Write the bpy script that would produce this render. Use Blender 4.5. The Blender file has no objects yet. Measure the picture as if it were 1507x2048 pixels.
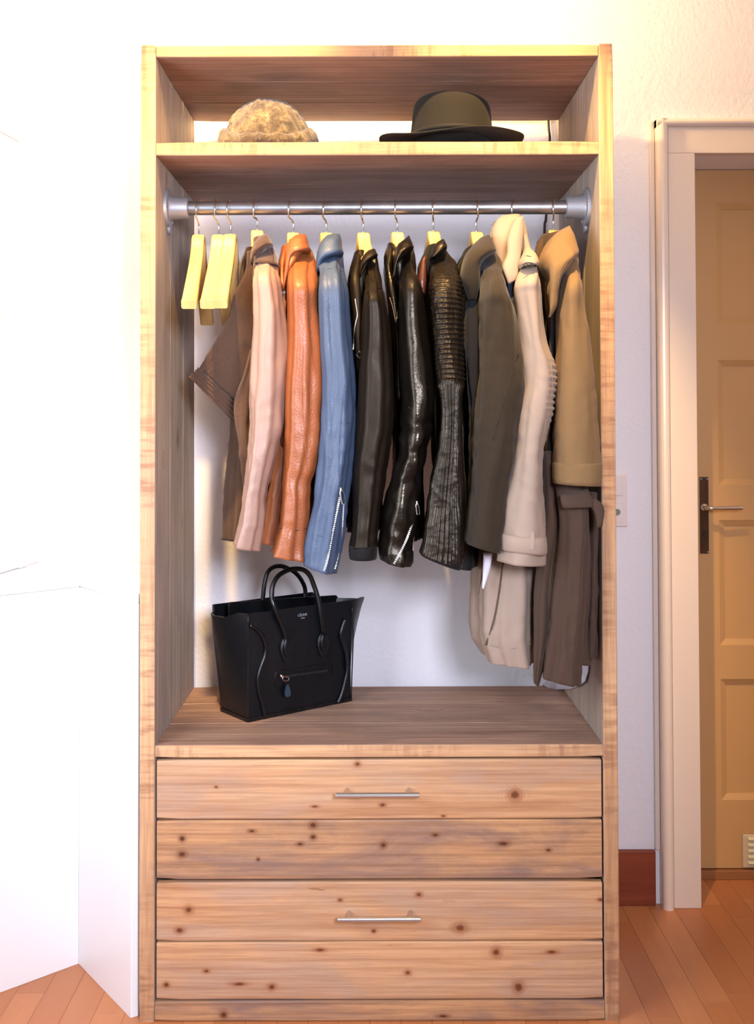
import bpy, bmesh, math, random
import numpy as np
from mathutils import Vector, Matrix, noise

random.seed(7)
SC = bpy.context.scene
COL = SC.collection

# ------------------------------------------------------------------ camera
D = 2.30                      # camera distance to the wardrobe front (Y = 0)
CH = 1.293                    # camera height
F = 2116.0                    # focal length in pixels of the 1507 x 2048 frame
CX, CY = 745.0, 796.0         # principal point
PITCH = math.atan(44 / F)
ROLL = math.radians(0.15)
R3 = (Matrix.Rotation(math.pi / 2 + PITCH, 3, 'X') @ Matrix.Rotation(-ROLL, 3, 'Z'))
EYE = Vector((0, -D, CH))
cd = bpy.data.cameras.new('camera')
cam = bpy.data.objects.new('camera', cd)
COL.objects.link(cam)
cam.matrix_world = Matrix.Translation(EYE) @ R3.to_4x4()
cd.sensor_fit = 'HORIZONTAL'
cd.sensor_width = 36.0
cd.lens = 36.0 * F / 1507
cd.shift_x = (753.5 - CX) / 1507
cd.shift_y = -(1024 - CY) / 1507
cd.clip_start = 0.05
SC.camera = cam

# ------------------------------------------------------------------ light
SC.view_settings.view_transform = 'Standard'
SC.view_settings.look = 'None'
SC.view_settings.gamma = 1.0
SC.view_settings.use_curve_mapping = False
SC.view_settings.exposure = 0.15
world = bpy.data.worlds.new('world')
SC.world = world
world.use_nodes = True
world.node_tree.nodes['Background'].inputs[0].default_value = (0.80, 0.86, 1.0, 1)
world.node_tree.nodes['Background'].inputs[1].default_value = 0.20


def light(kind, name, loc, target, energy, color, **kw):
    ld = bpy.data.lights.new(name, kind)
    ld.energy = energy
    ld.color = color
    for k, v in kw.items():
        setattr(ld, k, v)
    o = bpy.data.objects.new(name, ld)
    COL.objects.link(o)
    o.location = loc
    d = Vector(target) - Vector(loc)
    o.rotation_euler = d.to_track_quat('-Z', 'Y').to_euler()
    return o


WARM = (1.0, 0.64, 0.24)
COOL = (0.80, 0.88, 1.0)
# daylight of the window in the left wall, and of the windows behind the camera
light('AREA', 'left_window_daylight', (-1.30, -1.25, 1.45), (0.1, 0.0, 0.8), 34, COOL, shape='RECTANGLE', size=0.9, size_y=1.2)
light('AREA', 'rear_window_daylight', (0.50, -2.75, 1.70), (-0.80, 0.4, 0.95), 22, (0.80, 0.84, 1.0), shape='RECTANGLE', size=0.5, size_y=0.5, spread=math.radians(84))
# ceiling spots in front of the wardrobe
light('SPOT', 'ceiling_spot', (-0.36, -0.69, 2.74), (-0.28, 0.0, 1.84), 200, WARM, spot_size=math.radians(37), spot_blend=0.7, shadow_soft_size=0.02)
light('SPOT', 'ceiling_spot', (0.22, -0.66, 2.74), (0.31, 0.0, 1.86), 190, WARM, spot_size=math.radians(37), spot_blend=0.7, shadow_soft_size=0.02)
# lamp lying on top of the wardrobe, washing the wall
light('POINT', 'wardrobe_top_lamp', (-0.20, 0.30, 2.34), (0, 0, 0), 60, (1.0, 0.67, 0.26), shadow_soft_size=0.03)


# ------------------------------------------------------------------ pixel helpers
def ray(px, py):
    d = R3 @ Vector(((px - CX) / F, (CY - py) / F, -1.0))
    return d


def at(px, py, Y):
    d = ray(px, py)
    return EYE + d * ((Y - EYE.y) / d.y)


def atz(px, py, z):
    d = ray(px, py)
    return EYE + d * ((z - EYE.z) / d.z)


def zf(py, Y=0.0):
    return at(CX, py, Y).z


def proj(p):
    q = R3.transposed() @ (Vector(p) - EYE)
    return CX + F * q.x / -q.z, CY - F * q.y / -q.z


def srgb(r, g, b):
    def c(v):
        v /= 255.0
        return v / 12.92 if v <= 0.04045 else ((v + 0.055) / 1.055) ** 2.4
    return (c(r), c(g), c(b), 1.0)


# ------------------------------------------------------------------ scene objects
def link(name, me, mat=None, parent=None):
    o = bpy.data.objects.new(name, me)
    COL.objects.link(o)
    if mat is not None and me is not None:
        me.materials.append(mat)
    if parent is not None:
        o.parent = parent
    return o


def empty(name, loc, label, cat, group=None):
    o = bpy.data.objects.new(name, None)
    o.empty_display_size = 0.05
    COL.objects.link(o)
    o.location = loc
    o['label'] = label
    o['category'] = cat
    if group:
        o['group'] = group
    return o


def tag(o, label, cat, group=None):
    o['label'] = label
    o['category'] = cat
    if group:
        o['group'] = group
    return o


def struct(o, label=None, cat=None):
    o['kind'] = 'structure'
    if label:
        o['label'] = label
    if cat:
        o['category'] = cat
    return o


def adopt(o, root):
    """parent o to an empty placed at root.location, mesh given in world coordinates"""
    o.parent = root
    o.matrix_parent_inverse = Matrix.Translation(-Vector(root.location))
    return o


class MB:
    def __init__(s):
        s.v, s.f = [], []

    def box(s, x0, x1, y0, y1, z0, z1):
        b = len(s.v)
        for z in (z0, z1):
            s.v += [(x0, y0, z), (x1, y0, z), (x1, y1, z), (x0, y1, z)]
        s.f += [tuple(b + i for i in q) for q in ((0, 3, 2, 1), (4, 5, 6, 7), (0, 1, 5, 4), (1, 2, 6, 5), (2, 3, 7, 6), (3, 0, 4, 7))]
        return s

    def grid(s, rings, close=True, cap0=True, cap1=True):
        b = len(s.v)
        n = len(rings[0])
        for r in rings:
            s.v += [tuple(p) for p in r]
        m = n if close else n - 1
        for i in range(len(rings) - 1):
            for j in range(m):
                a = b + i * n + j
                c = b + i * n + (j + 1) % n
                s.f.append((a, c, c + n, a + n))
        if cap0:
            s.f.append(tuple(b + j for j in reversed(range(n))))
        if cap1:
            e = b + (len(rings) - 1) * n
            s.f.append(tuple(e + j for j in range(n)))
        return s

    def tube(s, pts, r, n=8, cap=True):
        pts = [Vector(p) for p in pts]
        rings = []
        up = None
        for i, p in enumerate(pts):
            t = (pts[min(i + 1, len(pts) - 1)] - pts[max(i - 1, 0)])
            if t.length < 1e-9:
                t = Vector((0, 0, 1))
            t.normalize()
            if up is None:
                up = t.orthogonal().normalized()
            else:
                up = (up - t * up.dot(t))
                up = up.normalized() if up.length > 1e-6 else t.orthogonal().normalized()
            w = t.cross(up)
            rr = r[i] if isinstance(r, (list, tuple)) else r
            rings.append([p + (up * math.cos(a) + w * math.sin(a)) * rr for a in (2 * math.pi * k / n for k in range(n))])
        return s.grid(rings, True, cap, cap)

    def mesh(s, name, smooth=False, bevel=0.0, seg=2):
        me = bpy.data.meshes.new(name)
        me.from_pydata(s.v, [], s.f)
        bm = bmesh.new()
        bm.from_mesh(me)
        bmesh.ops.recalc_face_normals(bm, faces=bm.faces)
        if bevel:
            es = [e for e in bm.edges if len(e.link_faces) == 2 and e.calc_face_angle(0) > 0.6]
            bmesh.ops.bevel(bm, geom=es, offset=bevel, segments=seg, affect='EDGES', profile=0.5, clamp_overlap=True)
        bm.to_mesh(me)
        bm.free()
        me.polygons.foreach_set('use_smooth', [smooth] * len(me.polygons))
        return me


def part(name, mb, mat, root, smooth=False, bevel=0.0, label=None, seg=2):
    o = link(name, mb.mesh(name, smooth, bevel, seg), mat)
    if root is not None:
        adopt(o, root) if root.type == 'EMPTY' else sub(o, root)
    if label:
        o['label'] = label
    return o


def sub(o, par):
    """o is made in world coordinates; par is a mesh part already parented"""
    o.parent = par
    m = Matrix.Identity(4)
    p = par
    chain = []
    while p is not None:
        chain.append(p)
        p = p.parent
    for q in reversed(chain):
        if q.parent is not None:
            m = m @ q.matrix_parent_inverse
        m = m @ q.matrix_basis
    o.matrix_parent_inverse = m.inverted()
    return o


def cr(pts, n):
    """Catmull-Rom through tuples"""
    P = [np.array(p, float) for p in pts]
    out = []
    for i in range(len(P) - 1):
        a = P[i - 1] if i > 0 else 2 * P[0] - P[1]
        b, c = P[i], P[i + 1]
        d = P[i + 2] if i + 2 < len(P) else 2 * P[-1] - P[-2]
        for k in range(n):
            t = k / n
            out.append(0.5 * ((2 * b) + (-a + c) * t + (2 * a - 5 * b + 4 * c - d) * t * t + (-a + 3 * b - 3 * c + d) * t ** 3))
    out.append(P[-1])
    return out


# ------------------------------------------------------------------ materials
class NT:
    def __init__(s, name, rough=0.5, metal=0.0, color=(0.8, 0.8, 0.8, 1), spec=0.5):
        s.m = bpy.data.materials.new(name)
        s.m.use_nodes = True
        s.t = s.m.node_tree
        s.b = s.t.nodes['Principled BSDF']
        s.b.inputs['Roughness'].default_value = rough
        s.b.inputs['Metallic'].default_value = metal
        s.b.inputs['Base Color'].default_value = color
        s.b.inputs['Specular IOR Level'].default_value = spec

    def n(s, typ, **kw):
        nd = s.t.nodes.new(typ)
        for k, v in kw.items():
            if hasattr(nd, k):
                setattr(nd, k, v)
            else:
                nd.inputs[k].default_value = v
        return nd

    def l(s, a, b):
        s.t.links.new(a, b)

    def coord(s, scale=(1, 1, 1), rnd=0.0):
        tc = s.n('ShaderNodeTexCoord')
        mp = s.n('ShaderNodeMapping')
        mp.inputs['Scale'].default_value = scale
        if rnd:
            oi = s.n('ShaderNodeObjectInfo')
            mu = s.n('ShaderNodeMath', operation='MULTIPLY')
            mu.inputs[1].default_value = rnd
            s.l(oi.outputs['Random'], mu.inputs[0])
            ad = s.n('ShaderNodeVectorMath', operation='ADD')
            s.l(tc.outputs['Object'], ad.inputs[0])
            s.l(mu.outputs[0], ad.inputs[1])
            s.l(ad.outputs[0], mp.inputs['Vector'])
        else:
            s.l(tc.outputs['Object'], mp.inputs['Vector'])
        return mp.outputs[0]

    def noise(s, vec, scale, detail=4, rough=0.55, dist=0.0):
        nd = s.n('ShaderNodeTexNoise')
        nd.inputs['Scale'].default_value = scale
        nd.inputs['Detail'].default_value = detail
        nd.inputs['Roughness'].default_value = rough
        nd.inputs['Distortion'].default_value = dist
        s.l(vec, nd.inputs['Vector'])
        return nd.outputs['Fac']

    def ramp(s, fac, stops):
        nd = s.n('ShaderNodeValToRGB')
        cr_ = nd.color_ramp
        cr_.elements[0].position, cr_.elements[0].color = stops[0]
        cr_.elements[1].position, cr_.elements[1].color = stops[-1]
        for p, c in stops[1:-1]:
            e = cr_.elements.new(p)
            e.color = c
        s.l(fac, nd.inputs[0])
        return nd.outputs[0]

    def mix(s, fac, a, b, mode='MIX'):
        nd = s.n('ShaderNodeMix', data_type='RGBA', blend_type=mode)
        for sock, v in ((nd.inputs[0], fac), (nd.inputs[6], a), (nd.inputs[7], b)):
            if isinstance(v, bpy.types.NodeSocket):
                s.l(v, sock)
            else:
                sock.default_value = v
        return nd.outputs[2]

    def bump(s, h, strength=0.3, dist=0.002):
        nd = s.n('ShaderNodeBump')
        nd.inputs['Strength'].default_value = strength
        nd.inputs['Distance'].default_value = dist
        s.l(h, nd.inputs['Height'])
        s.l(nd.outputs[0], s.b.inputs['Normal'])
        return nd

    def math(s, op, a, b=0.0, clamp=False):
        nd = s.n('ShaderNodeMath', operation=op)
        nd.use_clamp = clamp
        for i, v in ((0, a), (1, b)):
            if isinstance(v, bpy.types.NodeSocket):
                s.l(v, nd.inputs[i])
            else:
                nd.inputs[i].default_value = v
        return nd.outputs[0]

    def base(s, c):
        s.l(c, s.b.inputs['Base Color'])


def wood(name, light_c, mid_c, dark_c, grey_c, grey=0.5, knots=1.0, rough=0.62, saw=0.0, seed=0.0, kthr=0.62, spots=()):
    """reclaimed softwood; every plank is built along its own local X axis"""
    m = NT(name, rough, spec=0.25)
    v = m.coord((1, 1, 1), 37.0 + seed)

    def mapped(sc, rot=0.0, src=None):
        mp = m.n('ShaderNodeMapping')
        mp.inputs['Scale'].default_value = sc
        mp.inputs['Rotation'].default_value = (0, 0, rot)
        m.l(src or v, mp.inputs['Vector'])
        return mp.outputs[0]
    # knots: in some cells only; the grain bends around them
    vo = m.n('ShaderNodeTexVoronoi')
    vo.inputs['Scale'].default_value = 1.0
    m.l(mapped((4.6, 8.0, 0.4)), vo.inputs['Vector'])
    dist = vo.outputs['Distance']
    sep = m.n('ShaderNodeSeparateColor')
    m.l(vo.outputs['Color'], sep.inputs[0])
    some = m.math('GREATER_THAN', sep.outputs[0], kthr)
    size = m.math('ADD', m.math('MULTIPLY', sep.outputs[1], 0.8), 0.45)
    kdist = m.math('DIVIDE', dist, size)
    pull = m.math('MULTIPLY', m.ramp(kdist, [(0.0, (1, 1, 1, 1)), (0.30, (0, 0, 0, 1))]), some)
    # cathedral lines: a slow warp of the cross coordinate, many fine bands
    wav = m.n('ShaderNodeTexWave', wave_type='BANDS', bands_direction='Y', wave_profile='SIN')
    wav.inputs['Scale'].default_value = 15.0
    wav.inputs['Distortion'].default_value = 7.0
    wav.inputs['Detail'].default_value = 2
    wav.inputs['Detail Scale'].default_value = 0.35
    wav.inputs['Detail Roughness'].default_value = 0.5
    m.l(mapped((0.10, 1.0, 1.0)), wav.inputs['Vector'])
    m.l(m.math('MULTIPLY', pull, 16.0), wav.inputs['Phase Offset'])
    streak = m.noise(mapped((1.6, 38, 38)), 1.0, 6, 0.62, 0.3)
    fine = m.noise(mapped((7, 260, 260)), 1.0, 4, 0.6)
    patch = m.noise(mapped((2.6, 8, 8)), 1.2, 6, 0.65, 0.6)
    soft = m.noise(mapped((1.4, 4.5, 4.5)), 1.0, 3, 0.5)
    pore = m.noise(mapped((11, 70, 70)), 1.0, 3, 0.7)
    c1 = m.ramp(streak, [(0.30, dark_c), (0.47, mid_c), (0.66, light_c)])
    c1 = m.mix(m.ramp(soft, [(0.35, (0, 0, 0, 1)), (0.65, (0.6, 0.6, 0.6, 1))]), c1, light_c)
    c2 = m.mix(m.ramp(patch, [(0.42, (0, 0, 0, 1)), (0.64, (grey, grey, grey, 1))]), c1, grey_c)
    c3 = m.mix(m.ramp(wav.outputs['Fac'], [(0.0, (0.30, 0.30, 0.30, 1)), (0.4, (0, 0, 0, 1))]), c2, dark_c)
    c4 = m.mix(m.ramp(fine, [(0.34, (0.35, 0.35, 0.35, 1)), (0.55, (0, 0, 0, 1))]), c3, dark_c)
    c4 = m.mix(m.ramp(pore, [(0.70, (0, 0, 0, 1)), (0.76, (0.55, 0.55, 0.55, 1))]), c4, (dark_c[0] * 0.5, dark_c[1] * 0.45, dark_c[2] * 0.45, 1))
    halo = m.math('MULTIPLY', m.ramp(kdist, [(0.05, (0.65, 0.65, 0.65, 1)), (0.22, (0, 0, 0, 1))]), some)
    c4 = m.mix(halo, c4, (dark_c[0] * 1.05, dark_c[1] * 0.85, dark_c[2] * 0.75, 1))
    kd = m.ramp(kdist, [(0.045, (1, 1, 1, 1)), (0.075, (0, 0, 0, 1))])
    kf = m.math('MULTIPLY', m.math('MULTIPLY', kd, some), knots, True)
    c5 = m.mix(kf, c4, (dark_c[0] * 0.4, dark_c[1] * 0.30, dark_c[2] * 0.26, 1))
    if saw:
        sn = m.noise(mapped((75, 9, 9), 0.25), 1.0, 3, 0.6)
        sp = m.noise(mapped((3, 6, 6)), 2.0, 2, 0.5)
        sf = m.math('MULTIPLY', m.ramp(sn, [(0.46, (0, 0, 0, 1)), (0.60, (1, 1, 1, 1))]), m.ramp(sp, [(0.42, (0, 0, 0, 1)), (0.62, (saw, saw, saw, 1))]))
        c5 = m.mix(sf, c5, (dark_c[0] * 0.85, dark_c[1] * 0.8, dark_c[2] * 0.8, 1))
    if spots:
        tc = m.n('ShaderNodeTexCoord')
        wob = m.n('ShaderNodeTexNoise')
        wob.inputs['Scale'].default_value = 60
        m.l(tc.outputs['Object'], wob.inputs['Vector'])
        total = None
        for (sx_, sy_, rx, ry) in spots:
            sb = m.n('ShaderNodeVectorMath', operation='SUBTRACT')
            m.l(tc.outputs['Object'], sb.inputs[0])
            sb.inputs[1].default_value = (sx_, sy_, 0)
            ml = m.n('ShaderNodeVectorMath', operation='MULTIPLY')
            m.l(sb.outputs[0], ml.inputs[0])
            ml.inputs[1].default_value = (1 / rx, 1 / ry, 0)
            ln = m.n('ShaderNodeVectorMath', operation='LENGTH')
            m.l(ml.outputs[0], ln.inputs[0])
            total = ln.outputs['Value'] if total is None else m.math('MINIMUM', total, ln.outputs['Value'])
        dd = m.math('ADD', total, m.math('MULTIPLY', m.math('SUBTRACT', wob.outputs['Fac'], 0.5), 0.9))
        rings_ = m.math('SINE', m.math('MULTIPLY', dd, 9.0))
        c5 = m.mix(m.math('MULTIPLY', m.ramp(rings_, [(0.3, (0, 0, 0, 1)), (1.0, (0.5, 0.5, 0.5, 1))]), m.ramp(m.math('DIVIDE', dd, 5.0), [(0.2, (1, 1, 1, 1)), (0.85, (0, 0, 0, 1))])), c5, dark_c)
        c5 = m.mix(m.ramp(m.math('DIVIDE', dd, 4.0), [(0.22, (0.75, 0.75, 0.75, 1)), (0.6, (0, 0, 0, 1))]), c5, (dark_c[0] * 0.95, dark_c[1] * 0.75, dark_c[2] * 0.66, 1))
        c5 = m.mix(m.ramp(m.math('DIVIDE', dd, 4.0), [(0.13, (0.9, 0.9, 0.9, 1)), (0.26, (0, 0, 0, 1))]), c5, (dark_c[0] * 0.40, dark_c[1] * 0.28, dark_c[2] * 0.22, 1))
    m.base(c5)
    h = m.math('ADD', m.math('MULTIPLY', fine, 0.6), m.math('MULTIPLY', streak, 0.7))
    m.bump(h, 0.35, 0.0015)
    return m.m


def plain(name, col, rough=0.5, metal=0.0, bump=0.0, bscale=60, dist=0.001, var=0.0, spec=0.5, coat=0.0):
    m = NT(name, rough, metal, col, spec)
    if coat:
        m.b.inputs['Coat Weight'].default_value = coat
        m.b.inputs['Coat Roughness'].default_value = 0.25
    if bump or var:
        v = m.coord()
        nz = m.noise(v, bscale, 5)
        if bump:
            m.bump(nz, bump, dist)
        if var:
            n2 = m.noise(v, bscale * 0.12, 3)
            m.base(m.ramp(n2, [(0.3, tuple(c * (1 - var) for c in col[:3]) + (1,)), (0.7, tuple(min(1, c * (1 + var)) for c in col[:3]) + (1,))]))
    return m.m


def leather(name, col, rough=0.38, grain=220, bump=0.35, var=0.2, wr=0.35, spec=0.5, sheen=0.0):
    m = NT(name, rough, 0, col, spec)
    v = m.coord()
    g = m.n('ShaderNodeTexVoronoi')
    g.inputs['Scale'].default_value = grain
    m.l(v, g.inputs['Vector'])
    w = m.coord((1, 1, 0.35))
    wn = m.noise(w, 26, 5, 0.6, 0.8)
    big = m.noise(w, 7, 4, 0.6)
    h = m.math('ADD', m.math('MULTIPLY', g.outputs['Distance'], 0.25), m.math('MULTIPLY', wn, wr * 2))
    m.bump(h, bump, 0.003)
    m.base(m.ramp(big, [(0.3, tuple(c * (1 - var) for c in col[:3]) + (1,)), (0.7, tuple(min(1, c * (1 + var)) for c in col[:3]) + (1,))]))
    m.l(m.ramp(wn, [(0.3, (rough * 0.8,) * 3 + (1,)), (0.7, (min(1, rough * 1.25),) * 3 + (1,))]), m.b.inputs['Roughness'])
    return m.m


def cloth(name, col, rough=0.85, weave=900, bump=0.3, var=0.12, sheen=0.25):
    m = NT(name, rough, 0, col, 0.25)
    m.b.inputs['Sheen Weight'].default_value = sheen * 0.4
    v = m.coord()
    a = m.noise(v, weave, 2)
    w = m.coord((1, 1, 0.4))
    b = m.noise(w, 22, 5, 0.6, 0.5)
    m.bump(m.math('ADD', m.math('MULTIPLY', a, 0.25), m.math('MULTIPLY', b, 0.8)), bump, 0.003)
    m.base(m.mix(m.ramp(a, [(0.3, (0, 0, 0, 1)), (0.7, (1, 1, 1, 1))]), tuple(c * (1 - var) for c in col[:3]) + (1,), tuple(min(1, c * (1 + var)) for c in col[:3]) + (1,)))
    return m.m


W_SIDE = wood('weathered_board', srgb(204, 186, 168), srgb(184, 164, 146), srgb(136, 114, 100), srgb(156, 146, 142), 0.75, 0.9, kthr=0.8)
W_UNDER = wood('dark_board', srgb(186, 150, 130), srgb(160, 122, 104), srgb(112, 80, 68), srgb(122, 96, 88), 0.6, 0.8, seed=3)
W_FRONT = wood('drawer_board', srgb(216, 178, 142), srgb(200, 156, 120), srgb(158, 112, 80), srgb(176, 150, 132), 0.6, 1.0, seed=9, kthr=0.5)
W_FRONTD = wood('grey_drawer_board', srgb(208, 160, 116), srgb(182, 136, 102), srgb(132, 90, 66), srgb(146, 116, 102), 0.9, 1.0, seed=12, kthr=0.45)
def front_wood(k, spots):
    a = (('drawer_board', srgb(216, 172, 130), srgb(198, 150, 108), srgb(154, 106, 72), srgb(176, 152, 136), 0.6, 0.0), ('grey_drawer_board', srgb(206, 158, 112), srgb(176, 132, 98), srgb(126, 88, 64), srgb(142, 116, 104), 0.95, 0.0))[k]
    return wood(*a, seed=9 + len(spots) * 1.7, kthr=0.99, spots=spots)


W_EDGE = wood('sawn_edge', srgb(218, 176, 132), srgb(196, 150, 108), srgb(148, 104, 78), srgb(160, 130, 110), 0.4, 0.6, saw=0.6, seed=5, kthr=0.9)
W_SEAT = wood('seat_board', srgb(198, 160, 134), srgb(172, 134, 112), srgb(116, 84, 68), srgb(140, 112, 98), 0.6, 0.9, seed=15)
M_WALL = plain('white_plaster', srgb(238, 234, 238), 0.9, bump=0.5, bscale=95, dist=0.004, spec=0.2)
M_CEIL = plain('ceiling_white', srgb(240, 238, 232), 0.9)
M_LACQ = plain('white_lacquer', srgb(240, 240, 242), 0.35)
M_TRIM = plain('cream_gloss_paint', srgb(228, 212, 200), 0.28, bump=0.06, bscale=30)
M_DOOR = plain('beige_door_paint', srgb(196, 152, 98), 0.45, bump=0.08, bscale=60)
M_GALV = plain('galvanised_steel', srgb(170, 172, 176), 0.34, 0.9, bump=0.25, bscale=90, dist=0.001, var=0.25)
M_CAST = plain('cast_grey_metal', srgb(172, 172, 178), 0.5, 0.55, bump=0.3, bscale=260, dist=0.0008)
M_CHROME = plain('chrome', srgb(220, 218, 214), 0.16, 1.0)
M_ZIP = plain('zip_metal', srgb(196, 190, 178), 0.42, 0.85)
M_STEEL = plain('brushed_steel', srgb(205, 205, 205), 0.28, 1.0)
M_BRASSDK = plain('dark_bronze', srgb(84, 56, 38), 0.35, 0.8, bump=0.2, bscale=120, var=0.3)
M_HANGER = NT('pale_beech', 0.38, color=srgb(232, 196, 132))
_v = M_HANGER.coord((60, 6, 6))
M_HANGER.base(M_HANGER.ramp(M_HANGER.noise(_v, 1.0, 4), [(0.3, srgb(224, 178, 104)), (0.7, srgb(236, 198, 128))]))
M_HANGER = M_HANGER.m
M_BLACK = plain('black_rubber', srgb(14, 14, 15), 0.5)
M_DARKGAP = plain('shadow_gap_dark', srgb(60, 40, 30), 0.9)
M_SUEDE = cloth('brown_suede', srgb(82, 58, 44), 0.95, 500, 0.4, 0.2, 0.5)
M_PINK = leather('dusty_pink_leather', srgb(162, 130, 115), 0.46, 300, 0.25, 0.05)
M_TAN = leather('cognac_leather', srgb(150, 84, 46), 0.42, 240, 0.5, 0.16)
M_BLUE = leather('slate_blue_leather', srgb(68, 84, 110), 0.46, 260, 0.4, 0.08)
M_BLK1 = leather('soft_black_leather', srgb(26, 19, 13), 0.50, 320, 0.2, 0.1, spec=0.32)
M_BLK2 = leather('glossy_black_leather', srgb(16, 13, 11), 0.33, 200, 0.4, 0.1, wr=0.5)
M_BLK3 = leather('ribbed_black_leather', srgb(24, 19, 14), 0.38, 260, 0.3, 0.15)
for _bm in (M_BLK1, M_BLK2, M_BLK3):
    _bm.node_tree.nodes['Principled BSDF'].inputs['Specular Tint'].default_value = (1.0, 0.84, 0.66, 1)
M_BLKCLOTH = cloth('black_cloth_and_shade', srgb(18, 17, 18), 0.8, 500, 0.2, 0.1, 0.1)
M_OLIVE = cloth('olive_wool', srgb(50, 40, 28), 0.9, 700, 0.3, 0.18, 0.3)
M_BEIGE = cloth('beige_gabardine', srgb(162, 143, 128), 0.8, 900, 0.15, 0.05, 0.2)
M_KHAKI = cloth('khaki_cotton', srgb(128, 100, 66), 0.85, 900, 0.15, 0.08, 0.2)
M_COATBR = cloth('taupe_cotton', srgb(76, 58, 47), 0.85, 700, 0.2, 0.12, 0.2)
M_NAVY = cloth('navy_lining', srgb(62, 68, 92), 0.7, 700, 0.1, 0.1, 0.1)
M_BAG = leather('black_bag_leather', srgb(8, 12, 18), 0.34, 520, 0.14, 0.1, 0.12, 0.45)
M_BAGTRIM = leather('black_bag_trim', srgb(12, 13, 16), 0.3, 420, 0.2, 0.1, 0.1)
M_FELT = cloth('black_wool_felt', srgb(38, 34, 29), 0.95, 900, 0.25, 0.15, 0.1)
M_REDWOOD = wood('red_brown_wood', srgb(160, 84, 56), srgb(142, 70, 46), srgb(112, 48, 32), srgb(136, 66, 44), 0.4, 0.0, 0.4, kthr=0.99)
M_SWITCH = plain('cream_plastic', srgb(232, 218, 214), 0.35)
M_WHITEP = plain('white_plastic', srgb(226, 228, 240), 0.4)
M_STITCH = plain('dark_thread', srgb(40, 34, 30), 0.8)
M_TEXT = plain('silver_foil', srgb(170, 176, 184), 0.4, 0.3)

_m = NT('parquet_strip', 0.36, spec=0.5)
_v = _m.coord((1, 1, 1), 23.0)
_mp = _m.n('ShaderNodeMapping')
_mp.inputs['Scale'].default_value = (45, 3, 10)
_m.l(_v, _mp.inputs['Vector'])
_oi = _m.n('ShaderNodeObjectInfo')
_g = _m.noise(_mp.outputs[0], 1.0, 4)
_a = _m.ramp(_oi.outputs['Random'], [(0.0, srgb(184, 116, 70)), (0.5, srgb(198, 132, 84)), (1.0, srgb(172, 104, 62))])
_m.base(_m.mix(_m.ramp(_g, [(0.3, (0.0, 0.0, 0.0, 1)), (0.75, (0.3, 0.3, 0.3, 1))]), _a, srgb(168, 100, 62)))
M_PARQ = _m.m

_m = NT('fur', 0.85)
_v = _m.coord((1, 1, 1))
_a = _m.noise(_v, 34, 6, 0.75, 0.5)
_b2 = _m.noise(_v, 160, 3, 0.7)
_m.base(_m.mix(_m.ramp(_b2, [(0.35, (0, 0, 0, 1)), (0.65, (0.55, 0.55, 0.55, 1))]), _m.ramp(_a, [(0.36, srgb(58, 42, 26)), (0.49, srgb(98, 78, 50)), (0.66, srgb(168, 144, 98))]), srgb(70, 52, 34)))
_m.bump(_m.math('ADD', _a, _m.math('MULTIPLY', _b2, 0.5)), 0.9, 0.006)
_m.b.inputs['Sheen Weight'].default_value = 0.4
M_FUR = _m.m

# ------------------------------------------------------------------ room
WY = 0.553                                   # face of the back wall
ZC = 2.80
DOORY = 0.708
DX0 = at(1395, 1000, WY - 0.03).x            # left edge of the door opening
DX1 = DX0 + 0.86
DZ1 = zf(308, WY - 0.03)
mb = MB()
mb.box(-1.05, DX0, WY, WY + 0.30, 0, ZC)
mb.box(DX0, DX1, WY, WY + 0.30, DZ1, ZC)
mb.box(DX1, 2.6, WY, WY + 0.30, 0, ZC)
struct(link('wall_back', mb.mesh('wall_back'), M_WALL), 'white textured plaster wall behind the wardrobe', 'wall')
# left wall, very slightly out of square
LWA = at(78, 1000, WY)                       # inner corner with the back wall
LWB = at(0, 1000, 0.335)
ld = Vector((LWB.x - LWA.x, LWB.y - LWA.y, 0)).normalized()
def lw(t, off=0.0):
    n = Vector((ld.y, -ld.x, 0))
    if n.x < 0:
        n = -n
    p = Vector((LWA.x, LWA.y, 0)) + ld * t + n * off
    return p
def lbox(mb, t0, t1, z0, z1, o0, o1):
    b = len(mb.v)
    for z in (z0, z1):
        for t, o in ((t0, o0), (t1, o0), (t1, o1), (t0, o1)):
            p = lw(t, o)
            mb.v.append((p.x, p.y, z))
    mb.f += [tuple(b + i for i in q) for q in ((0, 3, 2, 1), (4, 5, 6, 7), (0, 1, 5, 4), (1, 2, 6, 5), (2, 3, 7, 6), (3, 0, 4, 7))]
mb = MB()
lbox(mb, 0, 0.95, 0, ZC, -0.2, 0)
lbox(mb, 0.95, 2.35, 0, 0.85, -0.2, 0)
lbox(mb, 0.95, 2.35, 2.35, ZC, -0.2, 0)
lbox(mb, 2.35, 3.6, 0, ZC, -0.2, 0)
struct(link('wall_left', mb.mesh('wall_left'), M_WALL), 'white plaster wall on the left with the daylight window', 'wall')
mb = MB()
for a in (0.95, 1.62, 2.30):
    lbox(mb, a, a + 0.05, 0.85, 2.35, -0.12, -0.06)
for z in (0.85, 2.30):
    lbox(mb, 0.95, 2.35, z, z + 0.05, -0.12, -0.06)
struct(link('window_1', mb.mesh('window_1', bevel=0.004), M_LACQ), 'white window frame in the left wall', 'window')
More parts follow.
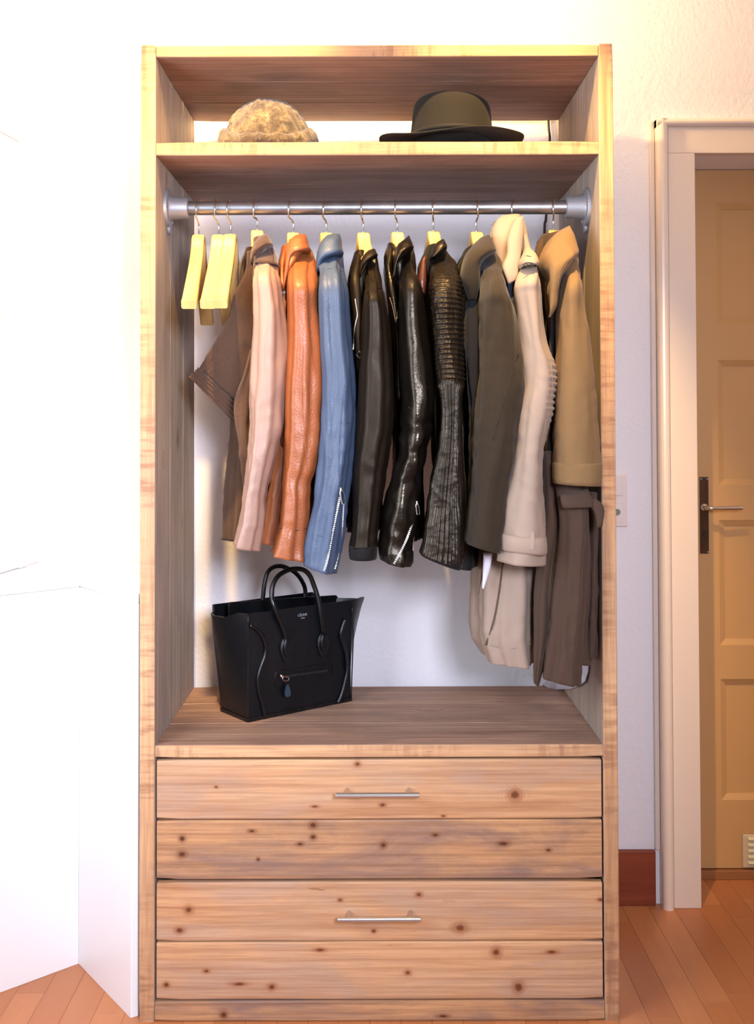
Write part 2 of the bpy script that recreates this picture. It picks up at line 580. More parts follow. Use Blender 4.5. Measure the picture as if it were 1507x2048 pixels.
# flat white casing board on the left wall, next to the corner
zt = zf(258, 0.45)
mb = MB()
lbox(mb, 0.09, 0.13, 0.915, zt, 0.0, 0.012)
lbox(mb, 0.09, 0.90, zt - 0.04, zt, 0.0, 0.012)
lbox(mb, 0.13, 0.90, 0.915, zt - 0.04, 0.0, 0.004)
struct(link('trim_1', mb.mesh('trim_1', bevel=0.002), M_LACQ), 'white casing board on the left wall', 'trim')
mb = MB().box(2.4, 2.6, -3.6, WY, 0, ZC)
struct(link('wall_right', mb.mesh('wall_right'), M_WALL), 'white plaster wall on the far right', 'wall')
mb = MB().box(-1.9, 2.6, -3.6, WY + 0.3, ZC, ZC + 0.1)
struct(link('ceiling', mb.mesh('ceiling'), M_CEIL), 'white ceiling', 'ceiling')
# floor: base slab, separate parquet strips where they are seen
mb = MB().box(-1.9, 2.6, -3.6, DOORY + 0.15, -0.10, -0.008)
M_FB = plain('floor_base', srgb(150, 84, 50), 0.5)
floor = struct(link('floor', mb.mesh('floor'), M_FB), 'honey brown wooden strip parquet floor', 'floor')
SW = 0.0668
rnd = random.Random(3)
strip_cache = {}
i = 0
x = -0.6775 - SW * 9
while x < 1.35:
    y = -0.75 - rnd.random() * 0.35
    ymax = DOORY + 0.10 if x > DX0 - 0.05 else WY + 0.01
    while y < ymax - 0.01:
        L = rnd.choice((0.28, 0.36, 0.44, 0.52))
        if y + L > ymax:
            L = round(ymax - y, 3)
        key = round(L, 3)
        if key not in strip_cache:
            strip_cache[key] = MB().box(-SW / 2 + 0.0002, SW / 2 - 0.0002, 0.0002, L - 0.0002, -0.008, 0).mesh('plank', bevel=0.0005, seg=1)
            strip_cache[key].materials.append(M_PARQ)
        o = bpy.data.objects.new('plank', strip_cache[key])
        COL.objects.link(o)
        o.location = (x + SW / 2, y, 0)
        o.parent = floor
        y += L
    x += SW
# the rest of the room's floor as one laid field
mb = MB()
for k in range(60):
    xx = -1.85 + k * SW
    mb.box(xx + 0.0003, xx + SW - 0.0003, -3.55, -1.12, -0.008, 0)
o = link('strip_field', mb.mesh('strip_field'), M_PARQ)
o.parent = floor
o['kind'] = 'stuff'

# baseboard right of the wardrobe
bx1 = at(1308, 1750, WY - 0.015).x
bz = zf(1703, WY - 0.015)
bx1 = at(1317, 1750, WY - 0.03).x - 0.0035
mb = MB().box(0.56, bx1, WY - 0.016, WY - 0.0005, 0, bz)
struct(link('baseboard_back', mb.mesh('baseboard_back', bevel=0.004), M_REDWOOD), 'red-brown wooden baseboard between wardrobe and door frame', 'baseboard')

# door casing: outer bead, flat board, lintel board, reveal
cx0 = at(1314, 1000, WY - 0.04).x
casing = MB()
FY = WY - 0.03
b0 = at(1318, 1000, FY).x
b1 = at(1341, 1000, FY).x
ztop = zf(240, FY)
casing.box(b1, DX0, FY, WY - 0.0005, 0.0, DZ1)
casing.box(b1, DX1 + (DX0 - b1), FY, WY - 0.0005, DZ1, ztop - 0.02)
casing.box(DX1, DX1 + (DX0 - b1), FY, WY - 0.0005, 0.0, DZ1)
tr2 = struct(link('trim_2', casing.mesh('trim_2', bevel=0.002), M_TRIM), 'cream painted door casing around the recessed door', 'door casing')
mb = MB()
for (a, b) in ((b0, b1 - 0.001),):
    n = 9
    rings = []
    for z in (0.0, ztop - 0.0):
        ring = []
        for k in range(n):
            an = math.pi * k / (n - 1)
            ring.append(((a + b) / 2 - math.cos(an) * (b - a) / 2, FY - math.sin(an) * 0.014, z))
        ring += [(b, WY - 0.0006, z), (a, WY - 0.0006, z)]
        rings.append(ring)
    mb.grid(rings)
o = link('outer_bead', mb.mesh('outer_bead', smooth=False), M_TRIM)
o.parent = tr2
mb = MB()
rings = []
for xx in (b0, DX1 + (DX0 - b1) + 0.03):
    ring = []
    for k in range(9):
        an = math.pi * k / 8
        ring.append((xx, FY - math.sin(an) * 0.014, ztop - 0.010 - math.cos(an) * 0.011))
    ring += [(xx, WY - 0.0006, ztop + 0.001), (xx, WY - 0.0006, ztop - 0.021)]
    rings.append(ring)
mb.grid(rings)
o = link('outer_bead', mb.mesh('outer_bead'), M_TRIM)
o.parent = tr2
mb = MB()
sx = at(1304, 1000, WY - 0.01).x
mb.box(sx, b0 - 0.0005, WY - 0.014, WY - 0.0006, bz + 0.001, ztop)
o = link('wall_strip', mb.mesh('wall_strip', bevel=0.003), M_TRIM)
o.parent = tr2
mb = MB()
mb.box(DX0 - 0.02, DX0 - 0.0005, WY + 0.001, DOORY + 0.05, 0.0, DZ1)
mb.box(DX1 + 0.0005, DX1 + 0.02, WY + 0.001, DOORY + 0.05, 0.0, DZ1)
mb.box(DX0 - 0.02, DX1 + 0.02, WY + 0.001, DOORY + 0.05, DZ1 + 0.0005, DZ1 + 0.02)
M_DOOR2 = M_DOOR
struct(link('trim_3', mb.mesh('trim_3'), M_DOOR2), 'beige painted reveal of the recessed door', 'door reveal')

# door leaf
pY = DOORY
dz0 = max(0.012, zf(1738, pY))
dz1 = DZ1 - 0.002
px0 = at(1436, 900, pY).x                    # left edge of panels
px1 = DX1 - (px0 - DX0)
rows = [(408, 650), (722, 972), (1042, 1292), (1360, 1602)]
zr = [(zf(b, pY), zf(a, pY)) for a, b in rows]
mb = MB()
mb.box(DX0, px0, pY, pY + 0.04, dz0, dz1)
mb.box(px1, DX1, pY, pY + 0.04, dz0, dz1)
zz = [dz0] + [z for ab in reversed(zr) for z in ab] + [dz1]
for k in range(0, len(zz), 2):
    mb.box(px0, px1, pY, pY + 0.04, zz[k], zz[k + 1])
door = struct(link('door_1', mb.mesh('door_1'), M_DOOR), 'beige panelled door set back in its frame', 'door')
for (z0, z1) in zr:
    mb = MB().box(px0, px1, pY + 0.012, pY + 0.030, z0, z1)
    o = link('panel', mb.mesh('panel'), M_DOOR)
    o.parent = door
    mb = MB()
    w = 0.016
    out = [(px0, z0), (px1, z0), (px1, z1), (px0, z1)]
    inn = [(px0 + w, z0 + w), (px1 - w, z0 + w), (px1 - w, z1 - w), (px0 + w, z1 - w)]
    for j in range(4):
        k = (j + 1) % 4
        b = len(mb.v)
        mb.v += [(out[j][0], pY + 0.001, out[j][1]), (out[k][0], pY + 0.001, out[k][1]), (inn[k][0], pY + 0.009, inn[k][1]), (inn[j][0], pY + 0.009, inn[j][1]),
                 (out[j][0], pY + 0.012, out[j][1]), (out[k][0], pY + 0.012, out[k][1]), (inn[k][0], pY + 0.0119, inn[k][1]), (inn[j][0], pY + 0.0119, inn[j][1])]
        mb.f += [(b, b + 1, b + 2, b + 3), (b + 3, b + 2, b + 6, b + 7), (b, b + 4, b + 5, b + 1)]
    o = link('moulding', mb.mesh('moulding'), M_DOOR)
    o.parent = door
# threshold line
mb = MB().box(DX0, DX1, pY - 0.012, pY + 0.04, 0.0, max(0.006, dz0 - 0.003))
o = link('threshold', mb.mesh('threshold', bevel=0.002), plain('oak_threshold', srgb(150, 96, 56), 0.5))
o.parent = door
# handle plate, lever, keyhole
a = at(1399, 954, pY)
b = at(1416.5, 1107, pY)
mb = MB().box(a.x - 0.002, b.x, pY - 0.004, pY - 0.0003, b.z, a.z)
hp = link('handle_plate', mb.mesh('handle_plate', bevel=0.0015), M_BRASSDK)
hp.parent = door
hp['label'] = 'dark bronze handle plate'
lc = at(1406, 1014, pY)
mb = MB()
mb.tube([(lc.x, pY - 0.004, lc.z), (lc.x, pY - 0.012, lc.z)], 0.0105, 16)
mb.tube([(lc.x, pY - 0.010, lc.z), (lc.x, pY - 0.046, lc.z)], 0.006, 12)
le = at(1484, 1014, pY - 0.045)
pts = cr([(lc.x, pY - 0.040, lc.z), (lc.x + 0.006, pY - 0.047, lc.z), (lc.x + 0.03, pY - 0.048, lc.z), (le.x - 0.01, pY - 0.046, lc.z + 0.001), (le.x, pY - 0.044, lc.z + 0.001)], 5)
mb.tube(pts, [0.006] * (len(pts) - 4) + [0.0065, 0.0065, 0.006, 0.005], 12)
o = link('lever_handle', mb.mesh('lever_handle', smooth=True), M_CHROME)
o.parent = door
o['label'] = 'chrome lever handle'
kc = at(1406, 1068, pY)
mb = MB()
mb.tube([(kc.x, pY - 0.0045, kc.z + 0.005), (kc.x, pY - 0.0052, kc.z + 0.005)], 0.0038, 12)
mb.box(kc.x - 0.0022, kc.x + 0.0022, pY - 0.0052, pY - 0.0045, kc.z - 0.008, kc.z + 0.004)
o = link('keyhole', mb.mesh('keyhole'), M_BLACK)
sub(o, hp)
for (sx_, sy_) in ((1412.5, 957.5), (1413.5, 1103.5), (1400, 957.5)):
    c = at(sx_, sy_, pY)
    mb = MB().tube([(c.x, pY - 0.004, c.z), (c.x, pY - 0.0058, c.z)], 0.0026, 10)
    o = link('screw', mb.mesh('screw'), M_CHROME)
    sub(o, hp)
# vent grille low on the door
g0 = at(1483, 1668, pY)
g1 = at(1507, 1734, pY)
gx1 = g0.x + 0.20
mb = MB().box(g0.x, gx1, pY - 0.006, pY - 0.0004, g1.z, g0.z)
gr = link('vent_grille', mb.mesh('vent_grille', bevel=0.004), plain('vent_cream', srgb(206, 186, 152), 0.4))
gr.parent = door
gr['label'] = 'cream louvred vent grille'
nsl = 5
for k in range(nsl):
    zc = g1.z + 0.016 + (g0.z - g1.z - 0.026) * k / (nsl - 1)
    mb = MB()
    rings = []
    for xx in (g0.x + 0.014, gx1 - 0.014):
        rings.append([(xx, pY - 0.0062, zc + 0.004), (xx, pY - 0.013, zc - 0.002), (xx, pY - 0.012, zc - 0.004), (xx, pY - 0.0062, zc - 0.002)])
    mb.grid(rings)
    o = link('slat', mb.mesh('slat'), plain('vent_slat', srgb(222, 206, 170), 0.4) if k == 0 else bpy.data.materials['vent_slat'])
    sub(o, gr)

# switch over socket plate, half hidden by the wardrobe
s0 = at(1252, 948, WY)
s1 = at(1192, 1053, WY)
root = empty('switch_plate', ((s0.x + s1.x) / 2, WY, s1.z), 'cream light switch above a socket on the wall beside the wardrobe', 'switch')
part('cover_frame', MB().box(s1.x, s0.x, WY - 0.009, WY - 0.0004, s1.z, s0.z), M_SWITCH, root, bevel=0.003)
ra, rb = at(1243, 951, WY), at(1200, 991, WY)
part('rocker', MB().box(rb.x, ra.x, WY - 0.013, WY - 0.0085, rb.z, ra.z), M_SWITCH, root, bevel=0.0015)
ra, rb = at(1244, 1003, WY), at(1200, 1044, WY)
si = part('socket_insert', MB().box(rb.x, ra.x, WY - 0.011, WY - 0.0085, rb.z, ra.z), M_SWITCH, root, bevel=0.0012)
c = at(1231, 1023, WY)
part('metal_contact', MB().tube([(c.x, WY - 0.011, c.z), (c.x, WY - 0.017, c.z)], 0.009, 16), M_CHROME, root, bevel=0.001)

# ------------------------------------------------------------------ low white corner cabinet, left
CZ = zf(1190, 0.0)
A = atz(273, 2037, 0.0)                      # edge at the wardrobe front
A0 = Vector((at(262, 1500, A.y).x, A.y, 0))
Bc = atz(157, 1928, 0.0)                     # inner angle
Cc = atz(0, 1986, 0.0)
dirv = (Cc - Bc).normalized()
_k = (LWB.x - LWA.x) / (LWB.y - LWA.y)
_s = (LWA.x + _k * (Bc.y - LWA.y) - Bc.x) / (dirv.x - _k * dirv.y)
Ce = Bc + dirv * (_s - 0.006)
def prism(poly, z0, z1):
    mb = MB()
    mb.grid([[(p[0], p[1], z0) for p in poly], [(p[0], p[1], z1) for p in poly]])
    return mb
root = empty('low_cabinet', (Bc.x, Bc.y, 0), 'low white lacquered corner cabinet with angled doors left of the wardrobe', 'cabinet')
wl = lw(0.002, 0.004)
XR = -0.512
body = [(XR, WY - 0.003), (XR, A.y + 0.03), (A0.x, A.y + 0.03), (Bc.x - 0.004, Bc.y + 0.028), (Ce.x + 0.004, Ce.y + 0.03), (wl.x, WY - 0.003)]
part('carcass', prism(body, 0.0, CZ - 0.02), M_LACQ, root)
top = [(XR, WY - 0.003), (XR, A.y + 0.004), (A0.x + 0.002, A.y + 0.003), (Bc.x - 0.001, Bc.y + 0.004), (Ce.x, Ce.y + 0.004), (wl.x, WY - 0.003)]
part('top_board', prism(top, CZ - 0.0195, CZ), M_LACQ, root, bevel=0.0015)
dn = Vector((A0.y - Bc.y, -(A0.x - Bc.x), 0)).normalized()
if dn.y < 0:
    dn = -dn
p0, p1 = Bc, A0
part('door_panel', prism([(p0.x, p0.y), (p1.x, p1.y), (p1.x + dn.x * 0.018, p1.y + dn.y * 0.018), (p0.x + dn.x * 0.018, p0.y + dn.y * 0.018)], 0.0005, CZ - 0.0202), M_LACQ, root, bevel=0.0004)
dn2 = Vector((-dirv.y, dirv.x, 0))
if dn2.y < 0:
    dn2 = -dn2
p0, p1 = Bc, Ce
part('door_panel', prism([(p0.x, p0.y), (p1.x, p1.y), (p1.x + dn2.x * 0.018, p1.y + dn2.y * 0.018), (p0.x + dn2.x * 0.018, p0.y + dn2.y * 0.018)], 0.0005, CZ - 0.0202), M_LACQ, root, bevel=0.0004)
part('end_post', prism([(A0.x + 0.001, A.y), (XR, A.y + 0.008), (XR, A.y + 0.029), (A0.x + 0.001, A.y + 0.029)], 0.0, CZ - 0.0205), M_LACQ, root, bevel=0.002)

# ------------------------------------------------------------------ wardrobe
XLO, XLI, XRI, XRO = -0.506, -0.4725, 0.4955, 0.5275
WD = 0.505
PW = WD / 3
ZT = zf(88)
ztu = zf(113)
zs1, zs0 = zf(283), zf(310)
ze1, ze0 = zf(1490), zf(1515.5)
wr = empty('wardrobe', (0, 0, 0), 'open reclaimed-wood wardrobe with shelf, steel clothes rail and two drawers', 'wardrobe')


def plank(name, L, W, T, mat, loc, rot, root, r=0.003, seed=0, wob=0.0007, label=None):
    """local: length along X from 0, width along Y from 0, thickness along Z from 0"""
    n = max(6, int(L / 0.05))
    rings = []
    rg = random.Random(seed)
    ph = [rg.random() * 50 for _ in range(4)]
    for i in range(n + 1):
        x = L * i / n
        e = r * 0.6 if i in (0, n) else 0.0
        w0 = noise.noise((x * 4, ph[0], 0)) * wob + e
        w1 = noise.noise((x * 4, ph[1], 0)) * wob - e
        t0 = e * 0.6
        t1 = noise.noise((x * 5, ph[2], 0)) * wob * 0.6 - e * 0.6
        ring = []
        for (cy, cz, a0) in ((W + w1 - r, T + t1 - r, 0), (w0 + r, T + t1 - r, 90), (w0 + r, t0 + r, 180), (W + w1 - r, t0 + r, 270)):
            for k in range(3):
                a = math.radians(a0 + 45 * k)
                ring.append((x, cy + r * math.cos(a), cz + r * math.sin(a)))
        rings.append(ring)
    mb = MB()
    mb.grid(rings)
    me = mb.mesh(name)
    o = link(name, me, mat)
    o.location = loc
    o.rotation_euler = rot
    if root is not None:
        o.parent = root
        if root.type == 'EMPTY':
            o.matrix_parent_inverse = Matrix.Translation(-Vector(root.location))
        else:
            o.matrix_parent_inverse = Matrix.Identity(4)
    if label:
        o['label'] = label
    return o


# side planks: length vertical. local X -> Z, local Y -> world Y, local Z -> world -X
G = 0.0006
for s, (x0, x1) in enumerate(((XLO, XLI), (XRI, XRO))):
    for k in range(3):
        mat = W_EDGE if k == 0 else W_SIDE
        # rotation about Y by -90 deg : local X -> +Z, local Z -> -X
        mm = mat if k else (W_SIDE if False else W_SIDE)
        o = plank('side_plank', ZT, PW - G, x1 - x0, W_SIDE, (x1, k * PW, 0), (0, -math.pi / 2, 0), wr, 0.003, 10 * s + k)
        if k == 0:
            o.data.materials.append(W_EDGE)
            for p in o.data.polygons:
                if p.normal.y < -0.6 and abs(p.normal.x) < 0.5:
                    p.material_index = 1
# horizontal boards
iL = XRI - XLI - 0.001
for nm, z0, z1, mat, sd in (('top_plank', ztu, ZT - 0.001, W_UNDER, 31), ('shelf_plank', zs0, zs1, W_UNDER, 41), ('seat_plank', ze0, ze1, W_SEAT, 51)):
    for k in range(3):
        o = plank(nm, iL, PW - G, z1 - z0, mat, (XLI + 0.0005, k * PW + (0.001 if k == 0 else 0), z0), (0, 0, 0), wr, 0.003, sd + k)
        if k == 0:
            o.data.materials.append(W_EDGE)
            for p in o.data.polygons:
                if p.normal.y < -0.6 and abs(p.normal.x) < 0.5:
                    p.material_index = 1
# drawers: each two front planks on a box
def drawer(y0, y1, ym, hy, hx0, hx1, kinds, sd, kn):
    za, zb, zm = zf(y1), zf(y0), zf(ym)
    x0, x1 = XLI + 0.004, XRI - 0.004
    mb = MB()
    d = 0.40
    mb.box(x0 + 0.02, x1 - 0.02, 0.024, 0.030, za + 0.02, zb - 0.02)
    mb.box(x0 + 0.02, x0 + 0.035, 0.030, d, za + 0.02, zb - 0.03)
    mb.box(x1 - 0.035, x1 - 0.02, 0.030, d, za + 0.02, zb - 0.03)
    mb.box(x0 + 0.035, x1 - 0.035, d - 0.015, d, za + 0.02, zb - 0.03)
    mb.box(x0 + 0.035, x1 - 0.035, 0.030, d - 0.015, za + 0.02, za + 0.03)
    dr = part('drawer', mb, W_UNDER, wr)
    for k, (a, b) in enumerate(((zm + 0.0008, zb), (za, zm - 0.0008))):
        # local Y -> world Z, local Z -> world -Y
        sp = []
        for (kx, ky, kr, kh) in kn[k]:
            q = at(kx, ky, 0.002)
            sp.append((q.x - x0, q.z - a, kr / 920.0, kh / 920.0))
        p = plank('drawer_plank', x1 - x0, b - a, 0.022, front_wood(kinds[k], sp), (x0, 0.024, a), (math.pi / 2, 0, 0), None, 0.0035, sd + k)
        p.parent = dr
        p.matrix_parent_inverse = Matrix.Identity(4)
    # bar handle
    Y = -0.034
    a, b = at(hx0, hy, Y), at(hx1, hy - 1, Y)
    mb = MB()
    mb.tube([a, b], 0.0058, 16)
    for q in (0.13, 0.88):
        c = a.lerp(b, q)
        mb.tube([(c.x, Y, c.z), (c.x, 0.002, c.z)], 0.0045, 12)
    h = part('handle', mb, M_STEEL, dr, smooth=False, bevel=0.0006)
    h['label'] = 'slim steel bar handle'
    return dr
drawer(1520, 1759, 1640, 1591, 671, 838, (0, 1), 61,
       (((1029, 1590, 9, 8), (715, 1528, 5, 4), (629, 1613, 6, 2), (765, 1610, 5, 3), (432, 1574, 3, 2), (886, 1632, 4, 2)),
        ((364, 1677, 5, 5), (364, 1708, 7, 6), (626, 1650, 6, 5), (626, 1674, 5, 4), (600, 1688, 6, 3), (504, 1662, 6, 3), (516, 1719, 3, 3), (766, 1690, 5, 5), (870, 1670, 6, 3), (1007, 1687, 9, 4), (1096, 1700, 5, 3))))
drawer(1765, 2000, 1884, 1840, 675, 841, (0, 0), 71,
       (((377, 1820, 7, 6), (919, 1856, 10, 7), (837, 1789, 5, 4), (359, 1861, 7, 5), (680, 1800, 4, 3), (747, 1862, 4, 3), (1200, 1800, 5, 3)),
        ((992, 1905, 7, 7), (1036, 1975, 8, 8), (543, 1974, 6, 5), (478, 1968, 12, 3), (815, 1946, 5, 4), (332, 1970, 5, 4), (1103, 1904, 9, 3), (413, 1942, 5, 3), (640, 1900, 8, 3))))
plank('base_plank', iL, zf(2003) - 0.001, 0.024, front_wood(1, [(0.148, 0.014, 0.006, 0.006), (0.62, 0.01, 0.01, 0.003)]), (XLI + 0.0005, 0.026, 0.001), (math.pi / 2, 0, 0), wr, 0.003, 81)
# dark carcass back panel behind the drawers
part('drawer_back', MB().box(XLI + 0.001, XRI - 0.001, WD - 0.02, WD - 0.008, 0.03, ze0 - 0.002), W_UNDER, wr)
part('rail_divider', MB().box(XLI + 0.001, XRI - 0.001, 0.06, 0.10, zf(1762) - 0.0022, zf(1762) + 0.0022), W_UNDER, wr)
# clothes rail
RY = 0.125
RZ = at(745, 415.5, RY).z
RR = 0.0160
mb = MB()
n = 60
mb.tube([(XLI + 0.02 + (XRI - XLI - 0.04) * i / n, RY, RZ) for i in range(n + 1)], RR, 24)
part('clothes_rail', mb, M_GALV, wr, smooth=True, label='galvanised steel tube rail')
for sx_, xw in ((1, XLI), (-1, XRI)):
    mb = MB()
    prof = [(0.0, 0.0), (0.0, 0.044), (0.005, 0.044), (0.0075, 0.042), (0.0085, 0.030), (0.013, 0.0265), (0.047, 0.0245), (0.050, 0.023), (0.051, 0.0165), (0.045, 0.0162)]
    rings = []
    for (t, r) in prof:
        rings.append([(xw + sx_ * (0.0002 + t), RY + max(r, 1e-4) * math.cos(a), RZ + max(r, 1e-4) * math.sin(a)) for a in (2 * math.pi * k / 32 for k in range(32))])
    mb.grid(rings, cap0=True, cap1=False)
    fl = part('flange', mb, M_CAST, wr, smooth=True, label='cast grey rail flange')
    md = fl.modifiers.new('es', 'EDGE_SPLIT')
    md.split_angle = 0.7
    # screw eye lug and screws
    mb = MB()
    mb.tube([(xw + sx_ * 0.0005, RY + 0.012, RZ - 0.046), (xw + sx_ * 0.0075, RY + 0.012, RZ - 0.046)], 0.012, 18)
    o = part('screw_lug', mb, M_CAST, None, bevel=0.001)
    sub(o, fl)
    for an in (60, 180, 300):
        mb = MB()
        yy, zz_ = RY + 0.035 * math.cos(math.radians(an)), RZ + 0.035 * math.sin(math.radians(an))
        mb.tube([(xw + sx_ * 0.008, yy, zz_), (xw + sx_ * 0.0105, yy, zz_)], 0.004, 10)
        o = part('screw', mb, M_STEEL, None)
        sub(o, fl)

# black cable running down the wall behind the wardrobe
cp = [at(1096, 90, WY - 0.006), at(1096, 240, WY - 0.006), at(1099, 283, WY - 0.006), at(1094, 390, WY - 0.006), at(1091, 440, WY - 0.006), at(1088, 470, WY - 0.006), at(1086, 700, WY - 0.006), at(1087, 1300, WY - 0.006), at(1087, 1700, WY - 0.006)]
o = link('power_cable', MB().tube([Vector(p) for p in cr([tuple(p) for p in cp], 6)], 0.0032, 8).mesh('power_cable', True), M_BLACK)
tag(o, 'thin black cable hanging down the wall behind the wardrobe rail', 'cable')


# ------------------------------------------------------------------ lofted cloth
PXR = 0.0011


class Loft:
    """rows: (xl, yl, xr, yr, Yc, dY) in photograph pixels at depth Yc; ring = ellipse with half depth dY"""

    def __init__(s, rows, nu=72, step=5.0, n=2.35, folds=(), wr=0.0, wscale=(9, 9, 4), seed=0, disp=None, open_end=True, wall=0.003, ridge=0.0045):
        tot = sum(abs(rows[i + 1][1] + rows[i + 1][3] - rows[i][1] - rows[i][3]) / 2 + 1 for i in range(len(rows) - 1))
        per = max(2, int(tot / step / (len(rows) - 1)))
        rr = cr(rows, per)
        s.nu = nu
        if rows[-1][1] - rows[0][1] < 150:
            ridge = 0.0
        s.rings = []
        V = len(rr) - 1
        rg = random.Random(seed)
        off = rg.random() * 30
        for i, q in enumerate(rr):
            v = i / V
            xl, yl, xr_, yr_, Yc, dY = q
            dY = max(dY, 0.002)
            L, R_ = at(xl, yl, Yc), at(xr_, yr_, Yc)
            C = (L + R_) / 2
            A = (R_ - L) / 2
            al = max(A.length, 1e-4)
            An = A / al
            ring = []
            for j in range(nu):
                th = 2 * math.pi * j / nu
                c, sn = math.cos(th), math.sin(th)
                cc = math.copysign(abs(c) ** (2 / n), c)
                ss = math.copysign(abs(sn) ** (2 / n), sn)
                p = C + A * cc + Vector((0, dY * ss, 0))
                nv = An * (c / al) + Vector((0, sn / dY, 0))
                nv.normalize()
                d = 0.0
                env = min(1.0, v * 6) 
                for (amp, fr, ph, dr, g) in folds:
                    # g: how strongly the fold grows towards the hem
                    d += amp * math.sin(fr * th + ph + dr * v + 0.8 * noise.noise((v * 4, ph, off))) * ((1 - g) + g * v) * env
                if wr:
                    d += wr * noise.noise((p.x * wscale[0] + off, p.y * wscale[1], p.z * wscale[2] + off)) * env
                if ridge:
                    zz_ = p.z + 0.25 * p.x * math.sin(off)
                    q_ = noise.noise((p.x * 30 + off, p.y * 22, zz_ * 7 - off))
                    q2 = noise.noise((p.x * 24 - off, p.y * 20, zz_ * 30 + off))
                    low = min(1.0, max(0.0, (v - 0.25) * 2.2))
                    d += ridge * (0.30 - abs(q_) * 1.6) * env + ridge * 0.55 * (0.25 - abs(q2) * 1.5) * low
                if disp:
                    d += disp(th, v, p)
                lim = min(al, dY) * 0.55
                d = max(-lim, min(lim, d)) if not disp else d
                ring.append(p + nv * d)
            s.rings.append(ring)
        s.body = list(s.rings)
        s.open_end = open_end
        s.wall = wall

    def mesh(s):
        mb = MB()
        rings = list(s.rings)
        first = rings[0]
        c0 = sum(first, Vector()) / len(first)
        pre = [[c0 + (p - c0) * f for p in first] for f in (0.05, 0.6, 0.9)]
        for k, rg_ in enumerate(pre):
            lift = (3 - k) * 0.0
        rings = pre + rings
        last = s.rings[-1]
        if s.open_end:
            c1 = sum(last, Vector()) / len(last)
            def shrink(ring, c, w):
                out = []
                for p in ring:
                    d = p - c
                    out.append(c + d * max(0.05, 1 - w / max(d.length, 1e-5)))
                return out
            k = max(0, len(s.rings) - 4)
            k2 = max(0, len(s.rings) - 9)
            rings.append(shrink(last, c1, s.wall))
            for kk, w in ((k, s.wall * 1.6), (k2, s.wall * 2.2)):
                r = s.rings[kk]
                cc = sum(r, Vector()) / len(r)
                rings.append(shrink(r, cc, w))
            r = rings[-1]
            cc = sum(r, Vector()) / len(r)
            rings.append([cc + (p - cc) * 0.05 for p in r])
        else:
            c1 = sum(last, Vector()) / len(last)
            rings += [[c1 + (p - c1) * f for p in last] for f in (0.9, 0.6, 0.05)]
        mb.grid(rings)
        return mb

    def prep(s):
        P, Q = [], []
        for r in s.rings:
            for j, p in enumerate(r):
                if math.sin(2 * math.pi * j / s.nu) < 0.15:
                    P.append(p)
                    Q.append(proj(p))
        s.P = P
        s.Q = np.array(Q)
        s.PY = np.array([p.y for p in P])

    def depth(s, px, py):
        if not hasattr(s, 'Q'):
            s.prep()
        d = (s.Q[:, 0] - px) ** 2 + (s.Q[:, 1] - py) ** 2
        idx = np.argsort(d)[:5]
        w = 1 / (d[idx] + 1.5)
        return float((s.PY[idx] * w).sum() / w.sum())

    def path(s, pts, off=0.0015, n=6):
        q = cr(pts, n) if len(pts) > 2 else [np.array(pts[0], float) * (1 - t) + np.array(pts[1], float) * t for t in np.linspace(0, 1, n * 2)]
        Y = [s.depth(a[0], a[1]) for a in q]
        Ys = [sum(Y[max(0, i - 2):i + 3]) / len(Y[max(0, i - 2):i + 3]) for i in range(len(Y))]
        return [at(a[0], a[1], y - off) for a, y in zip(q, Ys)]


def lpart(name, lf, mat, root, label=None):
    o = link(name, lf.mesh().mesh(name, True), mat)
    if root.type == 'EMPTY':
        adopt(o, root)
    else:
        sub(o, root)
    if label:
        o['label'] = label
    return o


def seam(lf, pts, r, mat, par, name='seam', off=0.0006, n=6):
    o = link(name, MB().tube(lf.path(pts, off, n), r, 6).mesh(name, True), mat)
    sub(o, par)
    return o


def zipper(lf, pts, par, w=0.0022, gap=0.0032, mat=None, off=0.002, dense=True):
    """row of small metal teeth along the path, all joined into one part"""
    P = lf.path(pts, off, 10)
    mb = MB()
    acc = 0.0
    for i in range(len(P) - 1):
        a, b = P[i], P[i + 1]
        L = (b - a).length
        t = (b - a).normalized()
        while acc < L:
            c = a + t * acc
            sd = t.cross(Vector((0, 1, 0))).normalized()
            hw, hh = w, gap * 0.30
            k = len(mb.v)
            for dy in (0.0012, -0.0008):
                for (u_, v_) in ((-1, -1), (1, -1), (1, 1), (-1, 1)):
                    mb.v.append(tuple(c + sd * (hw * u_) + t * (hh * v_) + Vector((0, dy, 0))))
            mb.f += [tuple(k + q for q in f) for f in ((0, 3, 2, 1), (4, 5, 6, 7), (0, 1, 5, 4), (1, 2, 6, 5), (2, 3, 7, 6), (3, 0, 4, 7))]
            acc += gap
        acc -= L
    o = link('zipper', mb.mesh('zipper'), mat or M_ZIP)
    sub(o, par)
    o['label'] = 'silver metal zip'
    o['kind'] = 'stuff'
    return o


def puller(lf, px, py, L, ang, par, w=0.004, off=0.006, name='zip_pull'):
    Y = lf.depth(px, py) - off
    c = at(px, py, Y)
    t = Vector((math.sin(ang), 0, -math.cos(ang)))
    sd = Vector((t.z, 0, -t.x))
    mb = MB()
    loop = [c, c + sd * w * 0.6 + t * 0.002, c + sd * w + t * L * 0.3, c + sd * w + t * L, c - sd * w + t * L, c - sd * w + t * L * 0.3, c - sd * w * 0.6 + t * 0.002, c]
    mb.tube(loop, 0.0011, 6)
    b = c - t * 0.004
    mb.tube([b, c + t * 0.003], w * 0.75, 8)
    o = link(name, mb.mesh(name), M_CHROME)
    sub(o, par)
    return o


# ------------------------------------------------------------------ hangers
HPROF = [(0.0, 0.0), (0.016, -0.001), (0.028, -0.012), (0.040, -0.034), (0.058, -0.056), (0.085, -0.080), (0.12, -0.108), (0.155, -0.136), (0.185, -0.160), (0.205, -0.172)]


